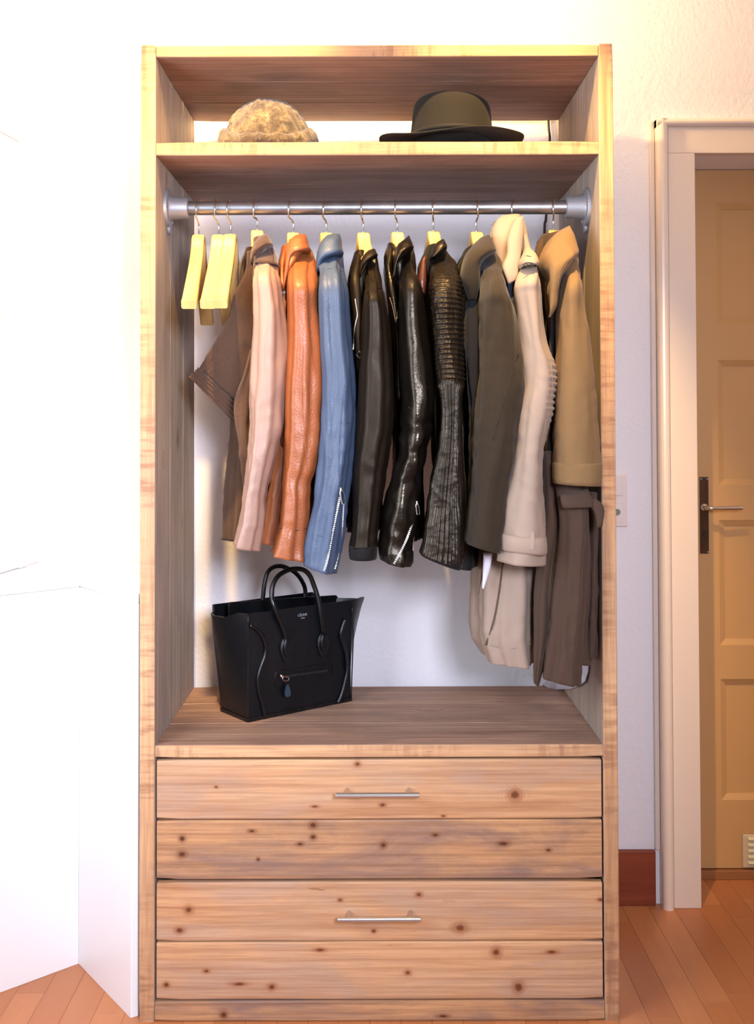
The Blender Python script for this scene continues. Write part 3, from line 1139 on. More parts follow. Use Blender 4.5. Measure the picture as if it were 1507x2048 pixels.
def hanger(px, ytop, rot=0.0, half=0.205, label='', hookdx=-0.004, width=0.028, group=None, zoff=0.0, twist=0.0):
    c = at(px, ytop, RY)
    top = c.z
    root = empty('clothes_hanger', (c.x, RY, top - 0.172), label, 'hanger', group)
    k = half / 0.205
    prof = [(-a * k, z) for a, z in reversed(HPROF[1:])] + [(a * k, z) for a, z in HPROF]
    prof = cr(prof, 3)
    rings = []
    N = len(prof)
    prof = [np.array((q[0], q[1] * k)) for q in prof]
    for i, q in enumerate(prof):
        a = prof[max(0, i - 1)]
        b = prof[min(N - 1, i + 1)]
        t = np.array([b[0] - a[0], b[1] - a[1]])
        t = t / np.linalg.norm(t)
        nn = np.array([t[1], -t[0]])          # pointing down/in
        if nn[1] > 0:
            nn = -nn
        e = abs(q[0]) / (0.205 * k)
        th = 0.015 + 0.006 * e
        hw = width / 2 * (1 + 0.16 * e ** 2)
        # contoured: ends curve slightly forward
        ring = []
        r = 0.003
        for (u, v) in ((-hw, r), (-hw + r, 0), (hw - r, 0), (hw, r), (hw, th - r), (hw - r, th), (-hw + r, th), (-hw, th - r)):
            y = q[0] + nn[0] * v
            z = q[1] + nn[1] * v
            xr_ = u
            ring.append((xr_ * math.cos(rot) - y * math.sin(rot), xr_ * math.sin(rot) + y * math.cos(rot), z))
        rings.append([(c.x + p[0], RY + p[1], top + p[2]) for p in ring])
    mb = MB()
    mb.grid(rings)
    part('hanger_body', mb, M_HANGER, root, bevel=0.0008, seg=1)
    # hook
    rw = 0.0019
    hr = 0.0235
    zc = RZ + RR + rw - hr + 0.0002
    dx = hookdx
    pts = [(0, 0, top - 0.004), (0, 0, top + 0.024)]
    for an in range(-52, 192, 12):
        a = math.radians(an)
        pts.append((dx * (1.0 - max(0, an) / 300), -hr * math.cos(a), zc + hr * math.sin(a)))
    pts = [(p[0] * math.cos(twist) - p[1] * math.sin(twist), p[0] * math.sin(twist) + p[1] * math.cos(twist), p[2]) for p in pts]
    pts = [(c.x + p[0], RY + p[1], p[2]) for p in pts]
    sm = cr(pts, 4)
    part('hook', MB().tube([Vector(p) for p in sm], rw, 8), M_CHROME, root, smooth=True, label='thin steel hook')
    return root


hanger(397.5, 471, 0.06, label='empty pale wooden hanger at the left end, nearest the side panel', hookdx=-0.006, group='wooden hangers on the rail', twist=0.15)
hanger(437, 471, 0.03, label='empty pale wooden hanger second from the left, between two empty ones', hookdx=-0.012, group='wooden hangers on the rail', twist=0.28)
hanger(461, 470, 0.02, label='empty pale wooden hanger next to the pink-sleeved suede jacket', hookdx=-0.004, group='wooden hangers on the rail', twist=-0.05)
gh = [(514, 461, 0.10, 'wooden hanger holding the brown suede and pink jacket', -0.009, 0.15),
      (586, 466, 0.10, 'wooden hanger holding the cognac leather jacket', -0.010, 0.05),
      (652, 466, 0.10, 'wooden hanger holding the slate blue leather jacket', -0.010, 0.2),
      (726, 466, 0.12, 'wooden hanger holding the matt black leather jacket', -0.004, 0.0),
      (794, 465, 0.12, 'wooden hanger holding the glossy black leather jacket', -0.004, -0.05),
      (866, 463, 0.12, 'wooden hanger holding the ribbed black jacket', 0.0, -0.1),
      (952, 464, 0.10, 'wooden hanger holding the olive coat', 0.006, -0.2),
      (1031, 466, 0.05, 'wooden hanger holding the beige trench coat, its top hidden by the collar', -0.006, -0.25),
      (1106, 460, 0.05, 'wooden hanger holding the khaki coat at the right end', 0.002, -0.25)]
for (px, py, rt, lb, hd, tw) in gh:
    hanger(px, py, 0.14, 0.085, lb, hd, 0.028, 'wooden hangers on the rail', 0.0, tw)

# ------------------------------------------------------------------ garments
GRP = 'clothes hanging on the rail'


def garment(name, px, py, label, cat):
    c = at(px, py, 0.10)
    return empty(name, (c.x, 0.10, c.z), label, cat, GRP)


def shoulder(rows_px, Ys=None, tail=-0.05, d=0.055):
    """adds depth to traced sleeve rows: starts at the neck near the rail and comes forward to the shoulder"""
    out = []
    y0 = rows_px[0][1]
    for (xl, yl, xr_, yr_) in rows_px:
        y = (yl + yr_) / 2
        t = min(1.0, max(0.0, (y - y0) / 95.0))
        t = t * t * (3 - 2 * t)
        Yc = 0.085 * (1 - t) + tail * t
        dY = 0.030 * (1 - t) + d * t
        out.append((xl, yl, xr_, yr_, Yc, dY))
    return out


# ---- 1 brown suede jacket with dusty pink leather sleeves
g = garment('leather_jacket', 515, 1080, 'brown suede jacket with dusty pink leather sleeves and a draped front', 'jacket')
lf = Loft([(494, 508, 520, 506, 0.16, 0.10), (480, 560, 530, 560, 0.22, 0.10), (474, 640, 545, 640, 0.23, 0.09), (470, 760, 548, 760, 0.23, 0.09), (462, 860, 548, 860, 0.23, 0.09), (452, 960, 546, 960, 0.23, 0.09), (450, 1075, 545, 1077, 0.23, 0.09)],
          folds=[(0.004, 7, 0, 1, 0.7), (0.002, 15, 1, 2, 0.6)], wr=0.01, seed=1)
jb = lpart('body', lf, M_SUEDE, g)
# draped front with ribbed band
rows = [(494, 503, 508, 500, 0.05, 0.006), (486, 549, 512, 552, 0.05, 0.006), (464, 592, 513, 620, 0.06, 0.007), (454, 635, 512, 680, 0.08, 0.007), (429, 682, 504, 735, 0.10, 0.007), (396, 735, 466, 800, 0.13, 0.007)]
lf2 = Loft(rows, folds=[(0.0015, 5, 0, 3, 0.6)], wr=0.006, seed=2, n=2.0, wall=0.002)
fp = lpart('front_drape', lf2, M_SUEDE, g)
def ribs(th, v, p):
    return 0.0016 * math.sin(v * 26)
lf3 = Loft([(396, 735, 466, 799, 0.128, 0.008), (388, 743, 468, 822, 0.13, 0.009), (378, 753, 475, 852, 0.132, 0.008)], disp=ribs, step=1.2, n=2.6, seed=3)
rb_ = lpart('ribbed_band', lf3, M_SUEDE, g)
lf2b = Loft([(500, 700, 512, 700, 0.03, 0.012), (490, 745, 508, 745, 0.03, 0.014), (468, 800, 506, 800, 0.04, 0.016), (468, 850, 505, 850, 0.04, 0.02), (482, 910, 505, 915, 0.04, 0.02), (492, 1000, 500, 1005, 0.05, 0.015)], folds=[(0.003, 5, 0, 2, 0.3)], wr=0.006, seed=4)
lpart('folded_facing', lf2b, M_SUEDE, g)
srow = [(508, 478, 536, 474), (508, 492, 544, 492), (507, 510, 551, 512), (507, 530, 556, 534), (508, 562, 558, 562), (509, 610, 563, 610), (509, 659, 568, 659), (506, 703, 570, 703), (502, 768, 568.5, 768), (500, 812, 566, 812), (500, 850, 563, 850), (497, 896, 554, 896), (493, 943, 544, 943), (489, 989, 533, 989), (484, 1035, 530, 1037), (477, 1060, 524, 1066), (468, 1088, 518, 1099)]
lf = Loft(shoulder(srow), folds=[(0.0035, 4, 0.5, 2.2, 0.3), (0.0016, 9, 1.2, -2, 0.5)], wr=0.008, seed=5)
sl = lpart('sleeve', lf, M_PINK, g, 'dusty pink leather sleeve')
yk = Loft([(a - 1.5, b, c + 1.5, d, e - 0.004, f + 0.001) for (a, b, c, d, e, f) in shoulder(srow)[:4]], seed=5, wall=0.002, n=2.2)
yo = lpart('yoke', yk, M_SUEDE, g)
seam(yk, [(543, 497), (546, 515), (546, 532)], 0.0007, M_STITCH, yo)
col_ = Loft([(516, 479, 536, 470, 0.045, 0.03), (508, 490, 543, 484, 0.035, 0.045), (504, 503, 545, 492, 0.025, 0.05), (502, 515, 530, 501, 0.02, 0.05), (502, 530, 510, 526, 0.015, 0.03)], n=2.4, seed=6, wall=0.003)
lpart('collar', col_, M_SUEDE, g)
lf4 = Loft([(508, 508, 514, 508, 0.0, 0.02), (507, 560, 513, 560, -0.03, 0.02), (508, 620, 514, 620, -0.035, 0.02), (509, 690, 513, 690, -0.03, 0.015)], seed=7)
lpart('lapel_edge', lf4, M_SUEDE, g)

# ---- 2 cognac leather
g = garment('leather_jacket', 590, 1100, 'cognac tan leather jacket with turned-down collar beside the slate blue one', 'jacket')
lf = Loft([(564, 504, 600, 500, 0.16, 0.10), (559, 545, 615, 545, 0.17, 0.14), (560, 620, 622, 620, 0.17, 0.14), (566, 780, 622, 780, 0.17, 0.14), (559, 880, 620, 880, 0.17, 0.14), (545, 950, 612, 950, 0.17, 0.14), (536, 1010, 604, 1010, 0.17, 0.14), (528, 1076, 600, 1080, 0.17, 0.14)],
          folds=[(0.004, 6, 2, 1, 0.7), (0.002, 13, 1, 2, 0.6)], wr=0.01, seed=11)
jb = lpart('body', lf, M_TAN, g)
fl_ = Loft([(566, 504, 574, 504, 0.05, 0.02), (560, 530, 572, 530, 0.02, 0.02), (558, 560, 572, 560, 0.0, 0.02), (563, 583, 575, 583, -0.01, 0.02), (562, 620, 575, 620, -0.01, 0.02), (566, 720, 576, 720, -0.01, 0.02), (563, 800, 580, 800, -0.01, 0.02), (560, 890, 578, 905, -0.01, 0.02)], seed=12, wr=0.005)
fo = lpart('front_placket', fl_, M_TAN, g)
for (bx, by) in ((569.5, 880), (568, 585)):
    c = at(bx, by, fl_.depth(bx, by) - 0.002)
    o = link('snap_button', MB().tube([c, c + Vector((0, -0.002, 0))], 0.0032, 12).mesh('snap_button'), M_CHROME)
    sub(o, fo)
srow = [(578, 482, 606, 476), (577, 496, 616, 494), (578, 515, 624, 512), (578, 538, 632, 538), (577, 576, 634, 576), (576, 626, 638, 626), (573, 692, 644, 692), (571, 750, 643.5, 750), (572, 812, 640, 812), (573, 873, 637, 873), (569, 931, 627, 931), (565, 965, 617, 965), (561, 1010, 616, 1010), (557, 1050, 615, 1054), (548, 1080, 614, 1086), (541, 1106, 613.5, 1121)]
lf = Loft(shoulder(srow), folds=[(0.0045, 4, 1.9, 1.0, 0.2), (0.0018, 9, 0.2, 2, 0.4)], wr=0.008, seed=13)
sl = lpart('sleeve', lf, M_TAN, g)
seam(lf, [(556, 1056), (585, 1062), (615, 1056)], 0.0006, M_STITCH, sl)
seam(lf, [(606, 690), (604, 800), (611, 900), (614, 955)], 0.0009, M_TAN, sl)
col_ = Loft([(588, 475, 612, 471, 0.045, 0.03), (579, 484, 615, 480, 0.03, 0.045), (574, 495, 617.5, 492, 0.02, 0.05), (571, 508, 620, 504, 0.01, 0.052), (571, 524, 590, 512, 0.0, 0.04), (568, 550, 579, 546, -0.02, 0.025), (564, 580, 569, 580, -0.03, 0.012)], n=2.5, seed=14)
co = lpart('collar', col_, M_TAN, g)

# ---- 3 slate blue leather
g = garment('leather_jacket', 645, 1120, 'slate blue leather jacket with a long silver zip up the sleeve', 'jacket')
lf = Loft([(634, 512, 668, 505, 0.16, 0.10), (630, 545, 676, 545, 0.17, 0.14), (634, 640, 682, 640, 0.17, 0.14), (640, 780, 688, 780, 0.17, 0.14), (632, 900, 688, 900, 0.17, 0.14), (620, 970, 684, 970, 0.17, 0.14), (620, 1060, 676, 1060, 0.17, 0.14)], folds=[(0.004, 6, 2, 1, 0.7)], wr=0.01, seed=21)
lpart('body', lf, M_BLUE, g)
srow = [(645, 480, 674, 476), (642, 496, 680, 494), (639, 515, 683, 512), (638, 545, 686, 543), (636, 580, 691, 580), (637, 637, 695, 637), (640, 692, 699, 692), (643, 750, 705, 750), (643, 803, 707, 803), (640, 873, 707, 873), (635, 930, 704, 930), (632, 966, 699, 966), (628, 1010, 690, 1012), (618, 1058, 686, 1060), (611, 1100, 677, 1106), (611, 1128, 669, 1145)]
lf = Loft(shoulder(srow), folds=[(0.0035, 5, 0.9, 0.8, 0.15), (0.0022, 9, 0.2, 1, 0.3)], wr=0.006, seed=22)
sl = lpart('sleeve', lf, M_BLUE, g)
seam(lf, [(688, 770), (683, 820), (678.5, 873), (677, 919), (677, 966)], 0.0008, M_BLUE, sl)
seam(lf, [(682, 845), (694, 847), (705, 847)], 0.0006, M_STITCH, sl)
seam(lf, [(615, 1059), (630, 1070), (653, 1073)], 0.0007, M_BLUE, sl)
seam(lf, [(640, 543), (662, 536), (685, 542)], 0.0006, M_BLUE, sl)
zipper(lf, [(680, 992), (671.5, 1031), (664.6, 1066), (655, 1117), (647, 1143)], sl, 0.0020, 0.0040)
zipper(lf, [(687, 1010), (683, 1070), (676, 1110), (669.5, 1138)], sl, 0.0012, 0.0034, off=0.001)
puller(lf, 682, 979, 0.030, 0.2, sl, 0.0042)
col_ = Loft([(652, 474, 680, 471, 0.045, 0.03), (643, 484, 683, 482, 0.03, 0.045), (637, 497, 684, 496, 0.02, 0.05), (633, 512, 684.5, 511, 0.01, 0.052), (632, 530, 652, 521, 0.005, 0.04), (631, 548, 640, 546, 0.0, 0.02)], n=2.5, seed=24)
co = lpart('collar', col_, M_BLUE, g)

# ---- 4 matt black leather
g = garment('leather_jacket', 728, 1100, 'matt black leather jacket with a diamond zip pull beside the slate blue one', 'jacket')
lf = Loft([(707, 514, 735, 512, 0.16, 0.10), (698, 550, 750, 550, 0.17, 0.14), (694, 590, 756, 590, 0.17, 0.14), (700, 700, 760, 700, 0.17, 0.14), (706, 800, 765, 800, 0.17, 0.14), (706, 900, 765, 900, 0.17, 0.14), (698, 1000, 760, 1000, 0.17, 0.14), (690, 1054, 758, 1054, 0.17, 0.14)], folds=[(0.004, 6, 2, 1, 0.7)], wr=0.01, seed=31)
bo = lpart('body', lf, M_BLK1, g)
fl_ = Loft([(712, 512, 722, 512, 0.06, 0.02), (703, 560, 722, 560, 0.0, 0.02), (704, 640, 724, 640, -0.01, 0.02), (708, 720, 724, 720, -0.01, 0.02), (710, 850, 722, 850, -0.01, 0.02), (706, 1000, 714, 1000, -0.01, 0.02)], seed=32, wr=0.005)
fo = lpart('front_placket', fl_, M_BLK1, g)
zipper(fl_, [(709.7, 598.6), (714, 628), (711, 645), (708, 662), (706, 699)], fo, 0.0009, 0.0026)
c = at(718, 710, -0.045)
mb = MB()
mb.tube([c + Vector((0, 0, 0.007)), c + Vector((0.006, 0, 0)), c + Vector((0, 0, -0.007)), c + Vector((-0.006, 0, 0)), c + Vector((0, 0, 0.007))], 0.0013, 6)
mb.tube([c + Vector((0, 0.0, 0.007)), c + Vector((0, 0.02, 0.010))], 0.0014, 6)
sub(link('zip_pull', mb.mesh('zip_pull'), M_CHROME), fo)['label'] = 'diamond shaped silver zip pull'
srow = [(724, 513, 748, 503), (726, 526, 754, 518), (728, 548, 757, 545), (728, 575, 762, 572), (727, 600, 768, 600), (725, 640, 776, 640), (722, 710, 781, 710), (718, 790, 785, 790), (712, 858, 784, 858), (709, 897, 778, 897), (706, 946, 771, 946), (705, 1014, 762, 1014), (703, 1063, 755, 1063), (699, 1092, 753, 1092)]
lf = Loft(shoulder(srow), folds=[(0.003, 4, 1.6, 0.6, 0.2), (0.0015, 9, 0.2, 1, 0.3)], wr=0.006, seed=33)
sl = lpart('sleeve', lf, M_BLK1, g)
seam(lf, [(730, 589), (742, 580), (762, 576)], 0.0008, M_BLK1, sl)
seam(lf, [(731, 530), (731, 560), (732, 586)], 0.0008, M_BLK1, sl)
cf = Loft([(697.5, 1089, 754.5, 1089, -0.05, 0.054), (697, 1102, 754.5, 1102, -0.05, 0.054), (698.5, 1116, 753, 1116, -0.05, 0.052)], seed=34, wall=0.004)
cfo = lpart('cuff', cf, M_BLKCLOTH, g)
col_ = Loft([(733, 505, 750, 500, 0.06, 0.028), (725, 514, 753, 507, 0.045, 0.035), (721, 524, 754, 514, 0.035, 0.036), (718, 538, 730, 530, 0.03, 0.03), (717, 556, 721, 554, 0.02, 0.012)], n=2.5, seed=35)
lpart('collar', col_, M_BLK1, g)

# ---- 5 glossy black leather
g = garment('leather_jacket', 800, 1120, 'glossy black leather biker jacket with seamed elbows and a zipped cuff', 'jacket')
lf = Loft([(774, 492, 792, 500, 0.14, 0.07), (764, 530, 812, 530, 0.17, 0.14), (770, 590, 826, 590, 0.17, 0.14), (784, 700, 838, 700, 0.17, 0.14), (786, 850, 844, 850, 0.17, 0.14), (786, 950, 848, 950, 0.17, 0.14), (780, 1068, 846, 1070, 0.17, 0.14)], folds=[(0.004, 6, 2, 1, 0.7)], wr=0.01, seed=41)
lpart('body', lf, M_BLK2, g)
fl_ = Loft([(776, 492, 788, 500, 0.06, 0.02), (770, 530, 786, 530, 0.02, 0.02), (772, 560, 790, 560, 0.0, 0.02), (776, 600, 796, 600, -0.01, 0.02), (785, 645, 800, 645, -0.01, 0.02), (788, 700, 802, 700, -0.01, 0.02), (790, 800, 806, 800, -0.01, 0.02)], seed=42, wr=0.005)
fo = lpart('front_placket', fl_, M_BLK2, g)
seam(fl_, [(779, 595), (785, 615), (791, 645)], 0.0012, plain('edge_tan', srgb(120, 92, 62), 0.4), fo, 'piping')
zipper(fl_, [(794, 620), (793, 638)], fo, 0.0009, 0.0026)
def elbow(th, v, p):
    s_, out = math.sin(th), 0.0
    z = p.z
    for (za, amp) in ((zf(852, -0.05), 0.0035), (zf(905, -0.05), 0.003), (zf(962, -0.05), 0.0022)):
        dd = (z - za - 0.010 * math.cos(th)) / 0.010
        out -= amp * math.exp(-dd * dd)
        dd = (z - za + 0.022 - 0.010 * math.cos(th)) / 0.016
        out += amp * 0.6 * math.exp(-dd * dd)
    if v > 0.4:
        out += 0.004 * noise.noise((p.x * 40, p.y * 40, p.z * 26)) * min(1, (v - 0.4) * 5)
    return out
srow = [(795, 490, 818, 480), (796, 503, 826, 500), (799, 524, 830, 520), (801, 550, 833, 550), (800, 580, 841, 580), (799, 636, 848, 636), (799, 700, 857, 700), (801, 750, 862, 750), (804, 790, 866, 790), (803, 825, 862, 825), (801, 858, 860, 858), (798, 897, 853, 897), (788, 936, 844, 936), (776, 975, 837, 975), (765, 1020, 834, 1020), (760, 1060, 827, 1060), (757, 1090, 826, 1094), (758, 1108, 825, 1114), (763, 1120, 820, 1132)]
lf = Loft(shoulder(srow), folds=[(0.003, 4, 1.2, 0.6, 0.2)], wr=0.006, seed=43, disp=elbow, step=4)
sl = lpart('sleeve', lf, M_BLK2, g)
for pts in ([(806, 782.6), (828.6, 776), (864, 776)], [(813, 813), (836, 825), (859, 844)], [(816.7, 852), (840, 853), (861, 859)], [(815, 902), (830, 904), (850, 909)], [(812, 960), (824, 963), (834, 968)], [(802, 568), (818, 562), (834, 568)]):
    seam(lf, pts, 0.0009, M_BLK2, sl)
zipper(lf, [(833, 1012), (826, 1040), (814, 1075), (800, 1105), (787, 1128)], sl, 0.0020, 0.0040)
zipper(lf, [(835, 1014), (829, 1050), (826, 1085), (824, 1110)], sl, 0.0009, 0.0034, off=0.001)
puller(lf, 833.5, 1006, 0.024, 0.1, sl, 0.003)
col_ = Loft([(810, 480, 818, 473, 0.045, 0.026), (797, 489, 823, 485, 0.03, 0.04), (790, 500, 827, 497, 0.02, 0.046), (787, 514, 816, 503, 0.01, 0.046), (786, 535, 797, 522, 0.0, 0.035), (784, 560, 790, 556, -0.02, 0.015)], n=2.5, seed=45)
lpart('collar', col_, M_BLK2, g)

# ---- 6 ribbed black jacket
g = garment('ribbed_jacket', 895, 1110, 'black ribbed leather jacket with horizontal pleats on the upper sleeve', 'jacket')
lf = Loft([(850, 500, 880, 496, 0.15, 0.08), (836, 540, 892, 540, 0.17, 0.14), (842, 600, 905, 600, 0.17, 0.14), (858, 700, 912, 700, 0.17, 0.14), (868, 850, 926, 850, 0.17, 0.14), (878, 1000, 936, 1000, 0.17, 0.14), (880, 1095, 946, 1100, 0.17, 0.14), (888, 1120, 944, 1126, 0.17, 0.14)], folds=[(0.004, 6, 2, 1, 0.7)], wr=0.01, seed=51)
lpart('body', lf, M_BLKCLOTH, g)
lf = Loft([(840, 522, 852, 512, 0.03, 0.015), (834, 560, 852, 560, 0.02, 0.015), (836, 585, 850, 590, 0.02, 0.012)], seed=52)
lpart('lapel', lf, leather('dark_red_leather', srgb(84, 44, 32), 0.35), g, 'dark red-brown turned lapel')
za, zb, zc_ = zf(545, -0.05), zf(766, -0.05), zf(1125, -0.05)
def ribj(th, v, p):
    z = p.z
    if z > za:
        return 0.0012 * noise.noise((p.x * 120, p.y * 120, z * 120))
    if z > zb:
        k = (za - z) / (za - zb)
        w = min(1, k * 8) * min(1.0, 0.35 + max(0.0, math.cos(th) * 0.9 + 0.75))
        s_ = math.sin(z * 2 * math.pi / 0.0105 + 1.2 * math.sin(th * 1.0) + 2.2 * noise.noise((p.x * 14, p.y * 14, z * 9)))
        return 0.0022 * s_ * w + 0.0016 * noise.noise((p.x * 160, p.y * 160, z * 60))
    k = min(1, (zb - z) / 0.01)
    return k * (0.0022 * math.sin(th * 34 + 1.2 * noise.noise((z * 8, th, 1))) + 0.0007 * noise.noise((p.x * 120, p.y * 60, z * 160)))
srow = [(866, 496, 886, 486), (863, 508, 894, 504), (860, 524, 907, 524), (857, 554, 917, 554), (857, 600, 921.5, 600), (860, 654, 923, 654), (864, 710, 923.5, 710), (868, 766, 927, 766), (875, 790, 921, 790), (877, 839, 921, 839), (871, 897, 922, 897), (860, 956, 922, 956), (852, 1014, 922, 1014), (846, 1078, 922, 1090), (840, 1104, 921, 1134)]
lf = Loft(shoulder(srow), nu=150, step=1.6, folds=[(0.002, 3, 1.2, 0.6, 0.2)], wr=0.005, seed=53, disp=ribj)
sl = lpart('sleeve', lf, M_BLK3, g)
col_ = Loft([(872, 487, 887, 480, 0.05, 0.024), (864, 496, 891, 488, 0.035, 0.034), (861, 507, 893, 498, 0.03, 0.036), (859, 520, 870, 516, 0.02, 0.03)], n=2.5, seed=55)
lpart('collar', col_, M_BLK3, g)
hem = Loft([(839, 1099, 923, 1126, -0.05, 0.056), (838, 1104, 923, 1134, -0.05, 0.057), (841, 1109, 920, 1139, -0.05, 0.052)], seed=56)
lpart('cuff', hem, M_BLKCLOTH, g)

# ---- 7 olive coat
g = garment('wool_coat', 985, 1090, 'dark olive wool coat with a broad lapel beside the beige trench', 'coat')
lf = Loft([(926, 504, 956, 498, 0.15, 0.08), (914, 540, 985, 540, 0.17, 0.14), (918, 600, 1000, 600, 0.17, 0.14), (926, 700, 1012, 700, 0.17, 0.14), (936, 850, 1012, 850, 0.17, 0.14), (944, 1000, 1000, 1000, 0.17, 0.14), (948, 1085, 992, 1088, 0.17, 0.14)], folds=[(0.004, 6, 2, 1, 0.7)], wr=0.01, seed=61)
lpart('body', lf, M_BLKCLOTH, g)  # body is near-black: the shade inside the coat is put into its colour
fl_ = Loft([(930, 590, 962, 590, 0.0, 0.02), (928, 680, 962, 680, -0.01, 0.02), (934, 760, 962, 760, -0.01, 0.02), (938, 860, 956, 860, -0.01, 0.02), (940, 1000, 952, 1000, -0.01, 0.02)], seed=62, wr=0.005, folds=[(0.002, 5, 0, 0, 0)])
lpart('front_facing', fl_, cloth('black_navy', srgb(22, 21, 26), 0.8), g)
srow = [(950, 490, 978, 476), (958, 504, 988, 500), (961, 525, 998, 520), (961, 550, 1003, 550), (960, 588, 1012, 588), (958, 622, 1026, 622), (961, 678, 1037, 678), (961, 740, 1045.5, 740), (957, 791, 1046, 791), (952, 858, 1036, 858), (948, 917, 1028, 920), (942, 981, 1012, 983), (936, 1030, 1006, 1040), (928, 1084, 998, 1104)]
lf = Loft(shoulder(srow), folds=[(0.0025, 4, 1.2, 0.6, 0.3), (0.0012, 7, 0, 1, 0.5)], wr=0.007, seed=63)
sl = lpart('sleeve', lf, M_OLIVE, g)
seam(lf, [(1036, 700), (1020, 760), (1003, 815), (985, 880)], 0.0009, M_OLIVE, sl)
seam(lf, [(968, 540), (966, 620), (964, 720), (958, 820), (952, 920), (946, 1020), (940, 1085)], 0.0008, M_OLIVE, sl)
col_ = Loft([(958, 478, 978, 472, 0.045, 0.026), (945, 490, 984, 484, 0.03, 0.04), (935, 502, 989, 496, 0.015, 0.05), (928, 514, 988, 507, 0.005, 0.055), (922, 536, 962, 526, -0.01, 0.045), (920, 560, 959, 560, -0.02, 0.03), (928, 584, 956, 584, -0.02, 0.02), (935, 601, 952, 598, -0.02, 0.012)], n=2.6, seed=65)
lpart('collar', col_, M_OLIVE, g)

# ---- 8 beige trench
g = garment('trench_coat', 1020, 1310, 'light beige trench coat with raised collar, buttoned epaulette and strapped cuff', 'coat')
lf = Loft([(1008, 520, 1050, 515, 0.16, 0.09), (1006, 570, 1064, 570, 0.17, 0.13), (1014, 700, 1074, 700, 0.17, 0.13), (1006, 850, 1068, 850, 0.17, 0.13), (980, 980, 1070, 980, 0.17, 0.13), (956, 1080, 1074, 1080, 0.16, 0.13), (948, 1120, 1073, 1130, 0.14, 0.13), (946, 1210, 1067, 1210, 0.13, 0.12), (945, 1265, 1065, 1268, 0.13, 0.12), (966, 1308, 1062, 1316, 0.13, 0.11)], folds=[(0.007, 6, 2.4, 0.7, 0.6), (0.003, 13, 0, -1, 0.5)], wr=0.012, seed=71)
bo = lpart('skirt', lf, M_BEIGE, g)
seam(lf, [(1005.5, 1122), (998, 1180), (987, 1240), (971, 1290)], 0.0022, plain('slit_shadow', srgb(96, 78, 60), 0.9), bo, 'slit_shade')  # this and the next dark strip paint in the shade of the slits
seam(lf, [(964, 1108), (963, 1150), (958, 1190)], 0.0018, plain('slit_shadow2', srgb(84, 66, 56), 0.9), bo, 'slit_shade')
seam(lf, [(980, 1290), (1020, 1297), (1062, 1287)], 0.0011, M_BEIGE, bo)
p_ = Loft([(966, 1105, 985, 1105, 0.0, 0.006), (965, 1140, 979, 1140, 0.0, 0.006), (963, 1176, 967, 1178, 0.0, 0.004)], seed=72)
lpart('lining', p_, M_WHITEP, g, 'pale lining showing in the slit')
fl_ = Loft([(1008, 560, 1030, 556, 0.0, 0.015), (1012, 600, 1030, 600, -0.01, 0.015), (1020, 640, 1032, 640, -0.01, 0.015), (1030, 690, 1038, 690, -0.01, 0.012)], seed=73, folds=[(0.003, 3, 0, 0, 0)])
lpart('front_lining', fl_, M_NAVY, g, 'dark blue lining showing under the lapel')
def bunch(th, v, p):
    # shirred seam low on the outer side of the sleeve
    zq = zf(790, -0.05)
    k = math.exp(-((p.z - zq) / 0.06) ** 2) * max(0.0, math.cos(th)) ** 2
    return 0.003 * k * math.sin(p.z * 2 * math.pi / 0.013) + 0.004 * noise.noise((p.x * 9, p.y * 9, p.z * 5))
srow = [(1036, 480, 1052, 470), (1037, 500, 1060, 496), (1037, 520, 1068, 514), (1036, 540, 1072, 540), (1030, 568, 1076, 568), (1028, 592, 1078, 592), (1034, 633, 1083, 640), (1039, 680, 1089, 680), (1044, 723, 1105, 723), (1047, 764, 1109, 764), (1040, 800, 1104, 805), (1036, 829, 1100, 829), (1033, 873, 1088, 873), (1027, 917, 1081, 917), (1018, 965, 1083, 965), (1010, 1005, 1086, 1005), (1003, 1060, 1088, 1070), (997, 1121, 1085, 1129)]
lf = Loft(shoulder(srow), folds=[(0.0035, 4, 0.2, 1.6, 0.1)], wr=0.007, seed=74, disp=bunch, step=3)
sl = lpart('sleeve', lf, M_BEIGE, g)
seam(lf, [(1101, 730), (1104, 770), (1096, 820), (1086, 870), (1079, 915)], 0.0008, M_BEIGE, sl)
st = Loft([(998, 1064, 1089, 1071, -0.052, 0.060), (996, 1068, 1091, 1077, -0.052, 0.067), (996, 1092, 1092, 1101, -0.052, 0.067), (997, 1097, 1090, 1107, -0.052, 0.060)], n=2.4, seed=75, wall=0.002)
so = lpart('cuff_strap', st, M_BEIGE, g)
P = st.path([(1064, 1064), (1064, 1082), (1063, 1100)], 0.002)
mb = MB()
mb.grid([[p + Vector((-0.004, 0, 0)), p + Vector((0.004, 0, 0)), p + Vector((0.004, 0.003, 0)), p + Vector((-0.004, 0.003, 0))] for p in P])
part('strap_loop', mb, M_BEIGE, None, bevel=0.0006).parent = None
sub(bpy.data.objects['strap_loop'], so)
